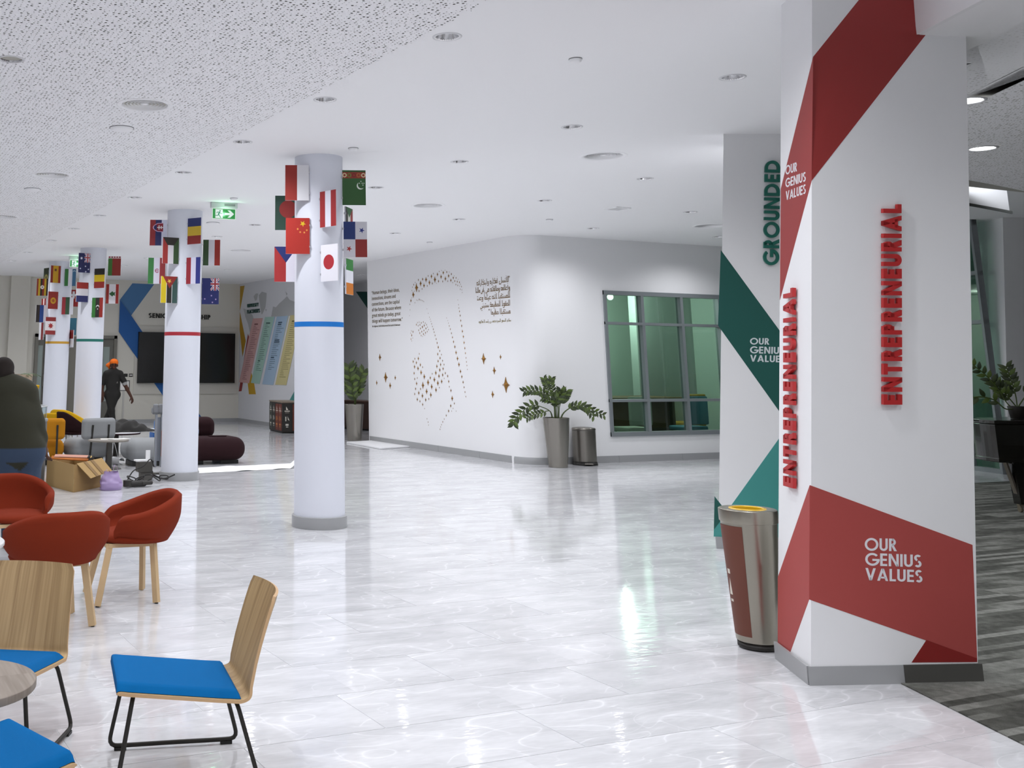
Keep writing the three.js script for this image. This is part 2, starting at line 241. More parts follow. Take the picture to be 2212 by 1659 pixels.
// passage between the two walls
struct('wall_passage', box(0.2, CH + 0.3, 9, 13.6, (CH + 0.3) / 2, -24), WALL);
struct('wall_passage_end', box(6, CH + 0.3, 0.2, 13, (CH + 0.3) / 2, -28.3), WALL);
{ // star wall, rounded corner, window wall: one continuous skin with the window opening left out
  const w = structGroup('wall_stars'), R0 = 0.42, zS = -20.2, pts = [];
  const cx = STARX + R0, cz = WINZ - R0;
  pts.push([STARX + 0.02, zS]); pts.push([STARX, zS + 0.03]);
  for (let i = 0; i <= 16; i++) { const a = Math.PI - i / 16 * Math.PI / 2; pts.push([cx + R0 * Math.cos(a), cz + R0 * Math.sin(a)]); }
  const skin = (y0, y1, P, off = 0) => surf((u, v) => { const t = u * (P.length - 1), i = Math.min(P.length - 2, Math.floor(t)), f = t - i; return [lerp(P[i][0], P[i + 1][0], f) - off, lerp(y0, y1, v), lerp(P[i][1], P[i + 1][1], f) + off]; }, P.length - 1, 1);
  const WX0 = 12.335, WX1 = 15.0, WY0 = 0.42, WY1 = 2.855, XE = 15.2;
  const full = [...pts, [WX0, WINZ]];
  const g = skin(0, CH + 0.02, full); obj('plaster_skin', mergeVertices(g), WALL, w);
  obj('plaster_end', box(0.22, CH, 0.02, STARX + 0.12, CH / 2, zS - 0.005), WALL, w);
  obj('plaster_below_window', box(XE - WX0, WY0, 0.16, (XE + WX0) / 2, WY0 / 2, WINZ - 0.08), WALL, w);
  obj('plaster_above_window', box(XE - WX0, CH - WY1 + 0.02, 0.16, (XE + WX0) / 2, (CH + WY1) / 2, WINZ - 0.08), WALL, w);
  obj('plaster_side', box(0.16, WY1 - WY0, 0.16, WX0 - 0.08, (WY0 + WY1) / 2, WINZ - 0.084), WALL, w);
  obj('plaster_side', box(XE - WX1, WY1 - WY0, 0.16, (XE + WX1) / 2, (WY0 + WY1) / 2, WINZ - 0.084), WALL, w);
  const bb = structGroup('baseboard_stars'), lens = [];
  for (const f of [0.0, 1.35, 2.7, 4.05]) obj('plinth_tile', box(0.012, 0.11, Math.min(1.345, 4.97 - f), STARX - 0.006, 0.055, zS + 0.05 + f + Math.min(1.345, 4.97 - f) / 2), STONE, bb);
  const cornerPts = pts.slice(2);
  obj('corner_plinth', surf((u, v) => { const t = u * (cornerPts.length - 1), i = Math.min(cornerPts.length - 2, Math.floor(t)), f = t - i, x = lerp(cornerPts[i][0], cornerPts[i + 1][0], f), z = lerp(cornerPts[i][1], cornerPts[i + 1][1], f), dx = x - cx, dz = z - cz, k = 1 + (v > 0.74 ? 0.002 : 0.03); return [cx + dx * k, v > 0.74 ? 0.11 : Math.min(v / 0.73, 1) * 0.11, cz + dz * k]; }, 16, 4), STONE, bb);
  for (let x = cx; x < XE - 0.1; x += 1.37) obj('plinth_tile', box(Math.min(1.365, XE - x), 0.11, 0.012, x + Math.min(1.365, XE - x) / 2, 0.055, WINZ + 0.006), STONE, bb);
  // window_1: steel frame, three by three panes, and the dim meeting room behind
  const win = structGroup('window_1'), t = 0.06, xs = [WX0, 13.17, 14.055, 14.94], ys = [WY0, 1.005, 2.3, WY1];
  for (const y of ys) obj('transom', box(WX1 - WX0, y === WY0 || y === WY1 ? 0.07 : 0.045, 0.12, (WX0 + WX1) / 2, y === WY0 ? y + 0.035 : y === WY1 ? y - 0.035 : y, WINZ - 0.03), FRAME, win);
  for (const x of xs) obj('mullion', box(t, WY1 - WY0, 0.12, x === WX0 ? x + t / 2 : x, (WY0 + WY1) / 2, WINZ - 0.032), FRAME, win);
  const GLASS = M(0xcbd8d3, 0.02, 0, { transmission: 1, thickness: 0, ior: 1.7 });
  for (let i = 0; i < 3; i++) for (let j = 0; j < 3; j++) obj('pane', box(xs[i + 1] - xs[i] - 0.01, ys[j + 1] - ys[j] - 0.01, 0.006, (xs[i] + xs[i + 1]) / 2, (ys[j] + ys[j + 1]) / 2, WINZ - 0.05), GLASS, win);
  const rm = structGroup('wall_meeting_room'), RC = M(0xb9c4bc, 0.85);
  obj('back_panel', box(5.4, 3.2, 0.1, 13.9, 1.6, WINZ - 3.6), RC, rm); obj('side_panel', box(0.1, 3.2, 3.5, 11.5, 1.6, WINZ - 1.85), RC, rm); obj('side_panel', box(0.1, 3.2, 3.5, 16.5, 1.6, WINZ - 1.85), RC, rm);
  obj('ceiling_panel', box(5.4, 0.1, 3.6, 13.9, 3.2, WINZ - 1.9), RC, rm); obj('floor_panel', box(5.4, 0.02, 3.5, 13.9, 0.01, WINZ - 1.85), M(0x8c8c88, 0.6), rm);
}
{ // glazed screen beyond the carpet and the white wall beside it
  const A = V3(17.35, 0, -12.6), B = V3(16.943, 0, -11.167), dir = B.clone().sub(A).normalize(), L = 1.5, y1 = HIGHH;
  const win = structGroup('window_2'), GL = M(0xb9ccc4, 0.02, 0, { transmission: 1, thickness: 0, ior: 1.6 });
  const at = (s, y) => B.clone().addScaledVector(dir, -s).setY(y), post = (s0, s1, ya, yb, d) => { const n = V3(-dir.z, 0, dir.x).multiplyScalar(d); const lo = [at(s0, ya), at(s1, ya), at(s1, ya).add(n), at(s0, ya).add(n)], hi = lo.map(p => p.clone().setY(yb)); return prism(lo, hi); };
  const mull = [[0, 0.05], [0.62, 0.72], [1.3, 1.36], [2.0, 2.06]];
  for (const [a, b] of mull) obj('mullion', post(a, b, 0, y1, 0.1), FRAME, win);
  for (const [a, b] of [[0, 0.07], [2.28, 2.34], [3.05, 3.11], [y1 - 0.09, y1]]) obj('transom', post(0, 2.06, a, b, 0.08), FRAME, win);
  for (let i = 0; i < 3; i++) for (const [a, b] of [[0.07, 2.28], [2.34, 3.05], [3.11, y1 - 0.09]]) obj('pane', post(mull[i][1], mull[i + 1][0], a, b, 0.006), GL, win);
  const v = V3(0.14, 3.93, 0.33), c = [B.clone(), V3(20.5, 0, -9.6), V3(20.9, 0, -11.5), V3(17.6, 0, -12.3)].map(p => p.setY(0));
  struct('wall_right', prism(c, c.map(p => p.clone().add(v))), WALL);
  struct('wall_beyond', box(0.2, 4.2, 24, 22.5, 2.1, -9), WALL);
  struct('wall_beyond_glass', box(8, 4.2, 0.2, 19, 2.1, -17), M(0xb4bcb8, 0.8));
}
// ---- recessed downlights: trim, reflector, lamp and its light
{
  const trim = lathe([[0.077, 0.004], [0.079, -0.004], [0.088, -0.006], [0.098, -0.003], [0.1, 0.002]], 36);
  const refl = lathe([[0.078, 0.0], [0.07, 0.035], [0.052, 0.075], [0.032, 0.095]], 30), lamp = lathe([[0.0005, 0.034], [0.03, 0.036], [0.058, 0.046]], 20);
  const RING = M(0xd8d8da, 0.35), MIRROR = M(0xd8d8da, 0.22, 1, { side: THREE.DoubleSide }), GLOW = M(0xffffff, 0.5, 0, { emissive: 0xffffff, emissiveIntensity: 4 });
  function downlight(x, y, z, label, k = 1, s = 1, group = 'recessed ceiling downlights', cd = LAMP.candela, angle = 1.33) {
    const t = thing('downlight', label, 'ceiling light', V3(x, y, z), 0, group); t.scale.setScalar(s);
    obj('trim_ring', trim, RING, t); obj('reflector', refl, MIRROR, t); obj('lamp', lamp, GLOW, t);
    const L = new THREE.SpotLight(LAMP.color, cd * k, 0, angle, 0.72, 2); L.position.set(x, y - 0.012, z); L.target.position.set(x, 0, z); L.castShadow = true; L.shadow.radius = 2.2; L.shadow.mapSize.set(512, 512); scene.add(L, L.target);
    return t;
  }
  for (const [x, z] of DOWN) downlight(x, CH, z, x < SPLIT - 0.2 ? 'small round downlight recessed in the perforated ceiling' : 'small round downlight recessed in the smooth white ceiling', 1, 1, x < SPLIT - 0.2 ? 'downlights in the perforated ceiling' : 'downlights in the smooth ceiling');
  const GL2 = M(0xffffff, 0.5, 0, { emissive: 0xffffff, emissiveIntensity: 14 }), lens2 = lathe([[0.0005, -0.004], [0.07, -0.002], [0.09, 0.004]], 28);
  for (const [x, z] of LOWL) { const t = downlight(x, LOWH, z, 'bright round downlight in the low ceiling over the carpet', 1, 1.2, 'downlights over the carpet', 6); obj('diffuser', lens2, GL2, t); }
  // cove strip behind the curved fascia
  const cove = new THREE.RectAreaLight(0xf4f8ff, 6, 3.2, 0.08); const p = F(2150, 396, LOWH + 0.1); cove.position.set(p.x + 0.4, LOWH + 0.08, p.z + 0.12); cove.lookAt(p.x + 0.4, LOWH - 0.1, p.z - 0.6); scene.add(cove);
  // room lamp of the meeting room behind the window
  const rl = new THREE.PointLight(0xf0fff4, 12, 0, 2); rl.position.set(14.2, 2.9, WINZ - 2); rl.castShadow = true; rl.shadow.radius = 1; scene.add(rl);
  const bulb = thing('pendant_lamp', 'small round lamp in the meeting room behind the window', 'lamp', V3(14.2, 2.9, WINZ - 2)); obj('globe', new THREE.SphereGeometry(0.06, 16, 10), M(0xffffff, 0.5, 0, { emissive: 0xf0fff4, emissiveIntensity: 3 }), bulb); obj('cord', cyl(0.006, 0.006, 0.2, 0, 0.2, 0, 6), DARKMETAL, bulb);
}
// ---- round air diffusers, smoke detectors, speakers
{
  const rings = []; for (let k = 0; k < 6; k++) { const r = 0.19 - k * 0.03; rings.push(lathe([[r, 0.004 + k * 0.001], [r - 0.012, 0.03], [r - 0.016, 0.03], [r - 0.006, 0.0 + k * 0.001], [r, 0.004 + k * 0.001]], 44)); }
  const rim = lathe([[0.192, 0.012], [0.197, -0.004], [0.225, -0.008], [0.24, -0.004], [0.243, 0.002]], 48), hub = lathe([[0.0005, 0.006], [0.02, 0.006], [0.03, 0.014]], 24), well = lathe([[0.2, 0.0], [0.2, 0.09], [0.0005, 0.09]], 36);
  VENTS.forEach(([x, z]) => { const t = thing('air_diffuser', x < SPLIT ? 'round white air diffuser with rings in the perforated ceiling' : 'round white air diffuser with rings in the smooth ceiling', 'air vent', V3(x, CH, z), 0, x < SPLIT ? 'diffusers in the perforated ceiling' : 'diffusers in the smooth ceiling'); obj('rim', rim, CEIL, t); for (const r of rings) obj('vane_ring', r, CEIL, t); obj('hub', hub, CEIL, t); obj('well', well, M(0x3d3f40, 0.9, 0, { side: THREE.DoubleSide }), t); });
  const disc = (r) => lathe([[0.0005, -0.03], [r * 0.7, -0.03], [r * 0.9, -0.022], [r, -0.006], [r, 0]], 28);
  for (const [px, py, r, l, g] of [[263, 276, 0.11, 'flat round speaker disc on the perforated ceiling', 'speaker discs'], [70, 408, 0.1, 'flat round speaker disc on the perforated ceiling', 'speaker discs'], [1243, 127, 0.045, 'tiny round detector on the smooth ceiling', 'detectors'], [763, 320, 0.05, 'tiny round detector on the smooth ceiling', 'detectors'], [1187, 474, 0.05, 'tiny round detector on the smooth ceiling', 'detectors'], [928, 523, 0.05, 'tiny round detector on the smooth ceiling', 'detectors'], [505, 428, 0.05, 'tiny round detector on the smooth ceiling', 'detectors'], [460, 481, 0.1, 'flat round speaker disc on the smooth ceiling near the exit sign', null]]) {
    const p = F(px, py, CH), t = thing('ceiling_disc', l, 'detector', p, 0, g); obj('cover', disc(r), CEIL, t); obj('backplate', cyl(r * 1.05, r * 1.05, 0.006, 0, -0.003, 0, 28), M(0x8a8a8c, 0.6), t);
  }
  const p = F(1334, 450, CH), t = thing('square_grille', 'small square air grille in the smooth ceiling above the window', 'air vent', p); for (let k = 0; k < 5; k++) obj('vane', box(0.22, 0.008, 0.02, 0, -0.006, -0.08 + k * 0.04), CEIL, t); for (const s of [-1, 1]) { obj('edge', box(0.26, 0.012, 0.03, 0, -0.006, s * 0.115), CEIL, t); obj('edge', box(0.03, 0.012, 0.2, s * 0.115, -0.006, 0), CEIL, t); } obj('backing', box(0.24, 0.002, 0.24, 0, -0.001, 0), M(0x3d3f40, 0.9), t);
  const q = F(2117, 437, HIGHH), s = thing('slot_diffuser', 'narrow dark slot diffuser in the ceiling beyond the carpet', 'air vent', q); obj('slot', box(0.45, 0.004, 0.06, 0, -0.002, 0), M(0x2b2d2d, 0.8), s); obj('edge', box(0.5, 0.006, 0.11, 0, 0.001, 0), CEIL, s);
}
// ================================================================ GEOMETRIC SANS LETTERS (cap height 1, stroke t)
function glyph(ch, t) {
  const S = [], quad = (...p) => S.push(new THREE.Shape(p.map(q => new THREE.Vector2(q[0], q[1])))), rect = (x, y, w, h) => quad([x, y], [x + w, y], [x + w, y + h], [x, y + h]);
  const arc = (cx, cy, rx, ry, a0, a1, tx = t, n = 14) => { const o = [], i = []; for (let k = 0; k <= n; k++) { const a = (a0 + (a1 - a0) * k / n) * Math.PI / 180; o.push([cx + rx * Math.cos(a), cy + ry * Math.sin(a)]); i.push([cx + (rx - tx) * Math.cos(a), cy + (ry - tx) * Math.sin(a)]); } for (let k = 0; k < n; k++) quad(o[k], o[k + 1], i[k + 1], i[k]); };
  let w = 0.5;
  switch (ch) {
    case 'E': w = 0.5; rect(0, 0, t, 1); rect(t, 0, w - t, t); rect(t, 0.5 - t / 2, w - t - 0.03, t); rect(t, 1 - t, w - t, t); break;
    case 'F': w = 0.48; rect(0, 0, t, 1); rect(t, 0.46 - t / 2, w - t - 0.03, t); rect(t, 1 - t, w - t, t); break;
    case 'L': w = 0.46; rect(0, 0, t, 1); rect(t, 0, w - t, t); break;
    case 'I': w = t; rect(0, 0, t, 1); break;
    case 'T': w = 0.54; rect(w / 2 - t / 2, 0, t, 1 - t); rect(0, 1 - t, w, t); break;
    case 'H': w = 0.68; rect(0, 0, t, 1); rect(w - t, 0, t, 1); rect(t, 0.5 - t / 2, w - 2 * t, t); break;
    case 'N': w = 0.72; rect(0, 0, t, 1); rect(w - t, 0, t, 1); quad([t * 0.05, 1], [t * 1.1, 1], [w - t * 0.05, 0], [w - t * 1.1, 0]); break;
    case 'M': w = 0.86; rect(0, 0, t * 0.9, 1); rect(w - t * 0.9, 0, t * 0.9, 1); quad([0, 1], [t, 1], [w / 2 + t / 2, 0.15], [w / 2 - t / 2, 0.15]); quad([w, 1], [w - t, 1], [w / 2 - t / 2, 0.15], [w / 2 + t / 2, 0.15]); break;
    case 'A': w = 0.8; quad([0, 0], [t * 1.08, 0], [w / 2 + t * 0.54, 1], [w / 2 - t * 0.54, 1]); quad([w - t * 1.08, 0], [w, 0], [w / 2 + t * 0.54, 1], [w / 2 - t * 0.54, 1]); rect(w * 0.22, 0.2, w * 0.56, t * 0.8); break;
    case 'V': w = 0.76; quad([0, 1], [t * 1.08, 1], [w / 2 + t * 0.54, 0], [w / 2 - t * 0.54, 0]); quad([w - t * 1.08, 1], [w, 1], [w / 2 + t * 0.54, 0], [w / 2 - t * 0.54, 0]); break;
    case 'Y': w = 0.7; rect(w / 2 - t / 2, 0, t, 0.45); quad([0, 1], [t, 1], [w / 2 + t / 2, 0.42], [w / 2 - t / 2, 0.42]); quad([w, 1], [w - t, 1], [w / 2 - t / 2, 0.42], [w / 2 + t / 2, 0.42]); break;
    case 'U': w = 0.62; rect(0, w / 2, t, 1 - w / 2); rect(w - t, w / 2, t, 1 - w / 2); arc(w / 2, w / 2, w / 2, w / 2, 180, 360); break;
    case 'P': case 'R': w = ch === 'P' ? 0.52 : 0.56; rect(0, 0, t, 1); rect(t, 1 - t, 0.2, t); rect(t, 0.42, 0.2, t * 0.95); arc(0.22, 0.71, 0.29, 0.29, -90, 90); if (ch === 'R') quad([0.16, 0.45], [0.16 + t * 1.15, 0.45], [w + 0.03, 0], [w + 0.03 - t * 1.25, 0]); break;
    case 'O': w = 1; arc(0.5, 0.5, 0.515, 0.515, 0, 360, t, 40); break;
    case 'C': w = 0.82; arc(0.5, 0.5, 0.515, 0.515, 48, 312, t, 34); break;
    case 'G': w = 0.95; arc(0.5, 0.5, 0.515, 0.515, 42, 345, t, 34); rect(0.5, 0.38, 0.51, t * 0.95); break;
    case 'D': w = 0.78; rect(0, 0, t, 1); rect(t, 0, 0.12, t); rect(t, 1 - t, 0.12, t); arc(t + 0.1, 0.5, w - t - 0.1, 0.5, -90, 90, t, 20); break;
    case 'S': w = 0.52; arc(w / 2, 0.745, w / 2, 0.265, 35, 255, t, 16); arc(w / 2, 0.265, w / 2, 0.275, -145, 82, t, 16); break;
    default: return { S: [], w: 0.3 };
  }
  return { S, w };
}
// letters laid from p0 (baseline start) to p1 (baseline end), cap direction up (vector to the cap line)
function letters(text, p0, p1, cap, { t = 0.19, depth = 0.02, gap = 0.1, mat, parent, name = 'letter', off = 0.002, out, merged = false }) {
  let total = -gap; const gl = [...text].map(c => { const g = glyph(c, t); total += g.w + gap; return g; });
  const U = p1.clone().sub(p0).multiplyScalar(1 / total), Wd = cap.clone(), N = out.clone().normalize();
  let x = 0; const all = [];
  for (const g of gl) {
    if (g.S.length) {
      const flip = V3().crossVectors(U, Wd).dot(N) < 0;
      const geos = g.S.map(s => { const q = s.getPoints(); if (THREE.ShapeUtils.isClockWise(q) !== false) q.reverse(); const e = new THREE.ExtrudeGeometry(new THREE.Shape(q), { depth: 1, bevelEnabled: false }); return clean(e); });
      const G = mergeGeometries(geos);
      G.applyMatrix4(new THREE.Matrix4().makeBasis(U, Wd, N.clone().multiplyScalar(depth)).setPosition(p0.clone().addScaledVector(U, x).addScaledVector(N, off)));
      if (flip) { const p = G.attributes.position.array; for (let i = 0; i < p.length; i += 9) for (let k = 0; k < 3; k++) { const s = p[i + 3 + k]; p[i + 3 + k] = p[i + 6 + k]; p[i + 6 + k] = s; } }
      G.computeVertexNormals(); all.push(G); if (!merged) obj(name, G, mat, parent);
    }
    x += g.w + gap;
  }
  if (merged) obj(name, all, mat, parent);
}
// ================================================================ FLAGS (one atlas; each drawn upright as it hangs)
const FW = 160, FH = 240, FC = 10, FR = 5;
const flagNames = [];
const flagDraw = {};
const vb = (...c) => (g) => c.forEach((k, i) => { g.fillStyle = k; g.fillRect(i * FW / c.length, 0, FW / c.length + 1, FH); });
const hb = (...c) => (g) => c.forEach((k, i) => { g.fillStyle = k; g.fillRect(0, i * FH / c.length, FW, FH / c.length + 1); });
const poly = (g, c, ...p) => { g.fillStyle = c; g.beginPath(); p.forEach(([x, y], i) => g[i ? 'lineTo' : 'moveTo'](x * FW, y * FH)); g.closePath(); g.fill(); };
const disc = (g, c, x, y, r) => { g.fillStyle = c; g.beginPath(); g.arc(x * FW, y * FH, r * FW, 0, 7); g.fill(); };
const star = (g, c, x, y, r, n = 5, a0 = -Math.PI / 2, k = 0.4) => { g.fillStyle = c; g.beginPath(); for (let i = 0; i < n * 2; i++) { const a = a0 + i * Math.PI / n, q = (i % 2 ? k : 1) * r * FW; g.lineTo(x * FW + q * Math.cos(a), y * FH + q * Math.sin(a)); } g.closePath(); g.fill(); };
const union = (g) => { g.save(); g.beginPath(); g.rect(FW * 0.5, 0, FW * 0.5, FH * 0.48); g.clip(); g.fillStyle = '#20255f'; g.fillRect(FW * 0.5, 0, FW * 0.5, FH * 0.48); const X0 = FW * 0.5, W = FW * 0.5, H = FH * 0.48; const ln = (c, w, ...p) => { g.strokeStyle = c; g.lineWidth = w; g.beginPath(); g.moveTo(X0 + p[0] * W, p[1] * H); g.lineTo(X0 + p[2] * W, p[3] * H); g.stroke(); }; ln('#e6e2ea', 17, 0, 0, 1, 1); ln('#e6e2ea', 17, 1, 0, 0, 1); ln('#a33136', 6, 0, 0, 1, 1); ln('#a33136', 6, 1, 0, 0, 1); ln('#e6e2ea', 26, 0.5, 0, 0.5, 1); ln('#e6e2ea', 26, 0, 0.5, 1, 0.5); ln('#a33136', 14, 0.5, 0, 0.5, 1); ln('#a33136', 14, 0, 0.5, 1, 0.5); g.restore(); };
Object.assign(flagDraw, {
  redwhite: vb('#96281f', '#e4e4e8'), bangla: g => { vb('#274a3c')(g); disc(g, '#9c2f2b', 0.56, 0.4, 0.36); },
  china: g => { vb('#b1291d')(g); star(g, '#e2c020', 0.7, 0.18, 0.13, 5, 0.2); for (const [x, y] of [[0.5, 0.32], [0.6, 0.4], [0.76, 0.41], [0.86, 0.35]]) star(g, '#e6a24a', x, y, 0.055, 5, 0.5); },
  czech: g => { vb('#b02c2c', '#eceaf4')(g); poly(g, '#1e2f73', [0, 0], [1, 0], [0.5, 0.46]); },
  austria: vb('#a12527', '#e3e4f0', '#a12527'), japan: g => { vb('#f0eff6')(g); g.fillStyle = '#b52a34'; g.beginPath(); g.ellipse(FW * 0.47, FH * 0.48, FW * 0.29, FH * 0.19, 0, 0, 7); g.fill(); },
  turkm: g => { vb('#2f5a2c')(g); g.fillStyle = '#8f2f22'; g.fillRect(0, FH * 0.08, FW, FH * 0.17); for (let i = 0; i < 5; i++) { g.strokeStyle = ['#d8c8a0', '#6f7a35', '#7a241c', '#a85f30', '#d8c8a0'][i]; g.lineWidth = 7; g.beginPath(); g.arc(FW * (0.12 + i * 0.19), FH * 0.165, 11, 0, 7); g.stroke(); } disc(g, '#e8ece4', 0.76, 0.45, 0.15); disc(g, '#2f5a2c', 0.8, 0.425, 0.145); for (const [x, y] of [[0.78, 0.33], [0.72, 0.38], [0.83, 0.38], [0.9, 0.38], [0.86, 0.43]]) star(g, '#e8ece4', x, y, 0.035); },
  panama: g => { vb('#d4d4da')(g); g.fillStyle = '#1f356f'; g.fillRect(0, 0, FW / 2, FH / 2); g.fillStyle = '#8e2b26'; g.fillRect(FW / 2, FH / 2, FW / 2, FH / 2); star(g, '#22307a', 0.76, 0.26, 0.12, 5, 0.1); star(g, '#a52a24', 0.25, 0.75, 0.12, 5, 0.1); },
  tricolourwedge: g => { vb('#1f1f1d', '#dcdad2', '#8e2b26')(g); poly(g, '#2c6034', [0.0, 0], [1, 0], [0.5, 0.3]); },
  ireland: hb('#2f7a35', '#dfe0e8', '#c9741d'),
  slovakia: g => { vb('#9a3033', '#2a2f63', '#dfe1f2')(g); g.fillStyle = '#d9b3cf'; g.beginPath(); g.moveTo(FW * 0.75, FH * 0.14); g.lineTo(FW * 0.45, FH * 0.15); g.quadraticCurveTo(FW * 0.2, FH * 0.22, FW * 0.18, FH * 0.31); g.quadraticCurveTo(FW * 0.2, FH * 0.4, FW * 0.45, FH * 0.47); g.lineTo(FW * 0.75, FH * 0.48); g.fill(); poly(g, '#8f1f2e', [0.75, 0.165], [0.45, 0.175], [0.28, 0.24], [0.23, 0.31], [0.28, 0.38], [0.45, 0.445], [0.75, 0.455]); poly(g, '#2a2f63', [0.4, 0.2], [0.28, 0.24], [0.23, 0.31], [0.28, 0.38], [0.4, 0.42]); g.fillStyle = '#eee'; g.fillRect(FW * 0.42, FH * 0.295, FW * 0.33, FH * 0.03); g.fillRect(FW * 0.5, FH * 0.23, FW * 0.05, FH * 0.16); g.fillRect(FW * 0.62, FH * 0.25, FW * 0.05, FH * 0.12); },
  iran: g => { vb('#35803e', '#e2e0ee', '#9a2f31')(g); g.strokeStyle = '#9c2f52'; g.lineWidth = 6; g.beginPath(); g.arc(FW * 0.52, FH * 0.5, 15, 0.6, 5.7); g.stroke(); g.fillStyle = '#9c2f52'; g.fillRect(FW * 0.42, FH * 0.49, 30, 5); },
  kuwait: g => { vb('#9a2f2b', '#d8d4d8', '#35502c')(g); poly(g, '#2a2620', [0, 0], [1, 0], [0.69, 0.31], [0.31, 0.31]); },
  mozam: g => { vb('#d9bf1c', '#26221a', '#35524c')(g); g.fillStyle = '#e4e4e4'; g.fillRect(FW * 0.33, 0, 5, FH); g.fillRect(FW * 0.64, 0, 5, FH); poly(g, '#8e2a24', [0.1, 0], [1, 0], [0.52, 0.46]); star(g, '#d9b24c', 0.5, 0.2, 0.14, 5, 0.4); },
  romania: hb('#28316a', '#d3b132', '#8f2b28'), netherlands: vb('#9b2733', '#dcdcf0', '#2a3384'), hungary: vb('#2f4a28', '#d6d4dc', '#97281f'),
  newzealand: g => { vb('#222a66')(g); union(g); for (const [x, y] of [[0.2, 0.78], [0.56, 0.66], [0.8, 0.79], [0.62, 0.9]]) star(g, '#c8b0d8', x, y, 0.06); },
  australia: g => { vb('#1e2152')(g); union(g); star(g, '#e6e6f2', 0.26, 0.28, 0.13, 7); for (const [x, y] of [[0.6, 0.66], [0.2, 0.78], [0.84, 0.8], [0.64, 0.92]]) star(g, '#d8d8ea', x, y, 0.08, 7); },
  luxembourg: hb('#93251e', '#d4d2d6', '#25295e'), belgium: hb('#28241c', '#dcbd16', '#97281f'), libya: g => { vb('#357a33', '#26241e', '#9a271e')(g); disc(g, '#e8e8e8', 0.52, 0.47, 0.14); disc(g, '#26241e', 0.52, 0.51, 0.12); star(g, '#e8e8e8', 0.52, 0.57, 0.07); },
  belarus: g => { vb('#3f7a30', '#8f2b22', '#8f2b22')(g); g.fillStyle = '#e2d2d2'; g.fillRect(0, 0, FW, FH * 0.13); g.fillStyle = '#8f2b33'; for (let i = 0; i < 5; i++) g.fillRect(FW * (0.06 + i * 0.19), FH * 0.03, FW * 0.11, FH * 0.07); },
  lebanon: g => { vb('#97281f', '#dedde2', '#dedde2', '#97281f')(g); poly(g, '#2f6038', [0.26, 0.5], [0.5, 0.37], [0.6, 0.44], [0.72, 0.4], [0.68, 0.5], [0.72, 0.6], [0.6, 0.56], [0.5, 0.63]); },
  afghan: g => { hb('#2f3a20', '#2f3a20', '#7e2a1a')(g); disc(g, '#8f8a4a', 0.5, 0.58, 0.3); disc(g, '#5a4a24', 0.5, 0.6, 0.18); },
  uganda: g => { vb('#8e2a1c', '#c9a71c', '#2a231c', '#8e2a1c', '#c9a71c', '#2a231c')(g); disc(g, '#e8e4dc', 0.5, 0.5, 0.16); g.fillStyle = '#4a3a30'; g.fillRect(FW * 0.46, FH * 0.47, 16, 12); },
  latvia: vb('#75201f', '#75201f', '#d8c4c2', '#75201f', '#75201f'), estonia: vb('#2a2420', '#284a8e', '#e2e2e8'),
  spain: g => { vb('#8e2a1c', '#c99a18', '#c99a18', '#8e2a1c')(g); g.fillStyle = '#6a3a1a'; g.fillRect(FW * 0.38, FH * 0.2, FW * 0.2, FH * 0.13); }, kyrgyz: g => { vb('#94281c')(g); disc(g, '#c9971f', 0.52, 0.52, 0.26); disc(g, '#a85a1c', 0.52, 0.52, 0.13); },
  canada: g => { hb('#8f2a28', '#e8e2e2', '#e8e2e2', '#8f2a28')(g); star(g, '#a52a2a', 0.52, 0.5, 0.26, 7, 0, 0.55); }, uzbek: g => { vb('#357a3a', '#e2e2ea', '#3f6f92')(g); disc(g, '#e8f2f6', 0.82, 0.2, 0.12); disc(g, '#3f6f92', 0.82, 0.225, 0.12); },
  redgreenwhite: vb('#a33038', '#34573a', '#dcdce4'), swiss: g => { vb('#9c2824')(g); g.fillStyle = '#eee'; g.fillRect(FW * 0.4, FH * 0.12, FW * 0.2, FH * 0.4); g.fillRect(FW * 0.2, FH * 0.26, FW * 0.6, FH * 0.13); },
  teal: vb('#357084'), whitered: vb('#e2e2e6', '#7c2422'), redtop: hb('#8e2a24', '#e4e2e6'),
});
const flagKeys = Object.keys(flagDraw);
const flagTex = canvasTex(FW * FC, FH * FR, (g) => flagKeys.forEach((k, i) => { g.save(); g.translate((i % FC) * FW, Math.floor(i / FC) * FH); g.beginPath(); g.rect(0, 0, FW, FH); g.clip(); flagDraw[k](g); g.restore(); }));
const FLAGMAT = M(0xffffff, 0.6, 0, { map: flagTex }), BOARDEDGE = M(0xe4e4ea, 0.7);
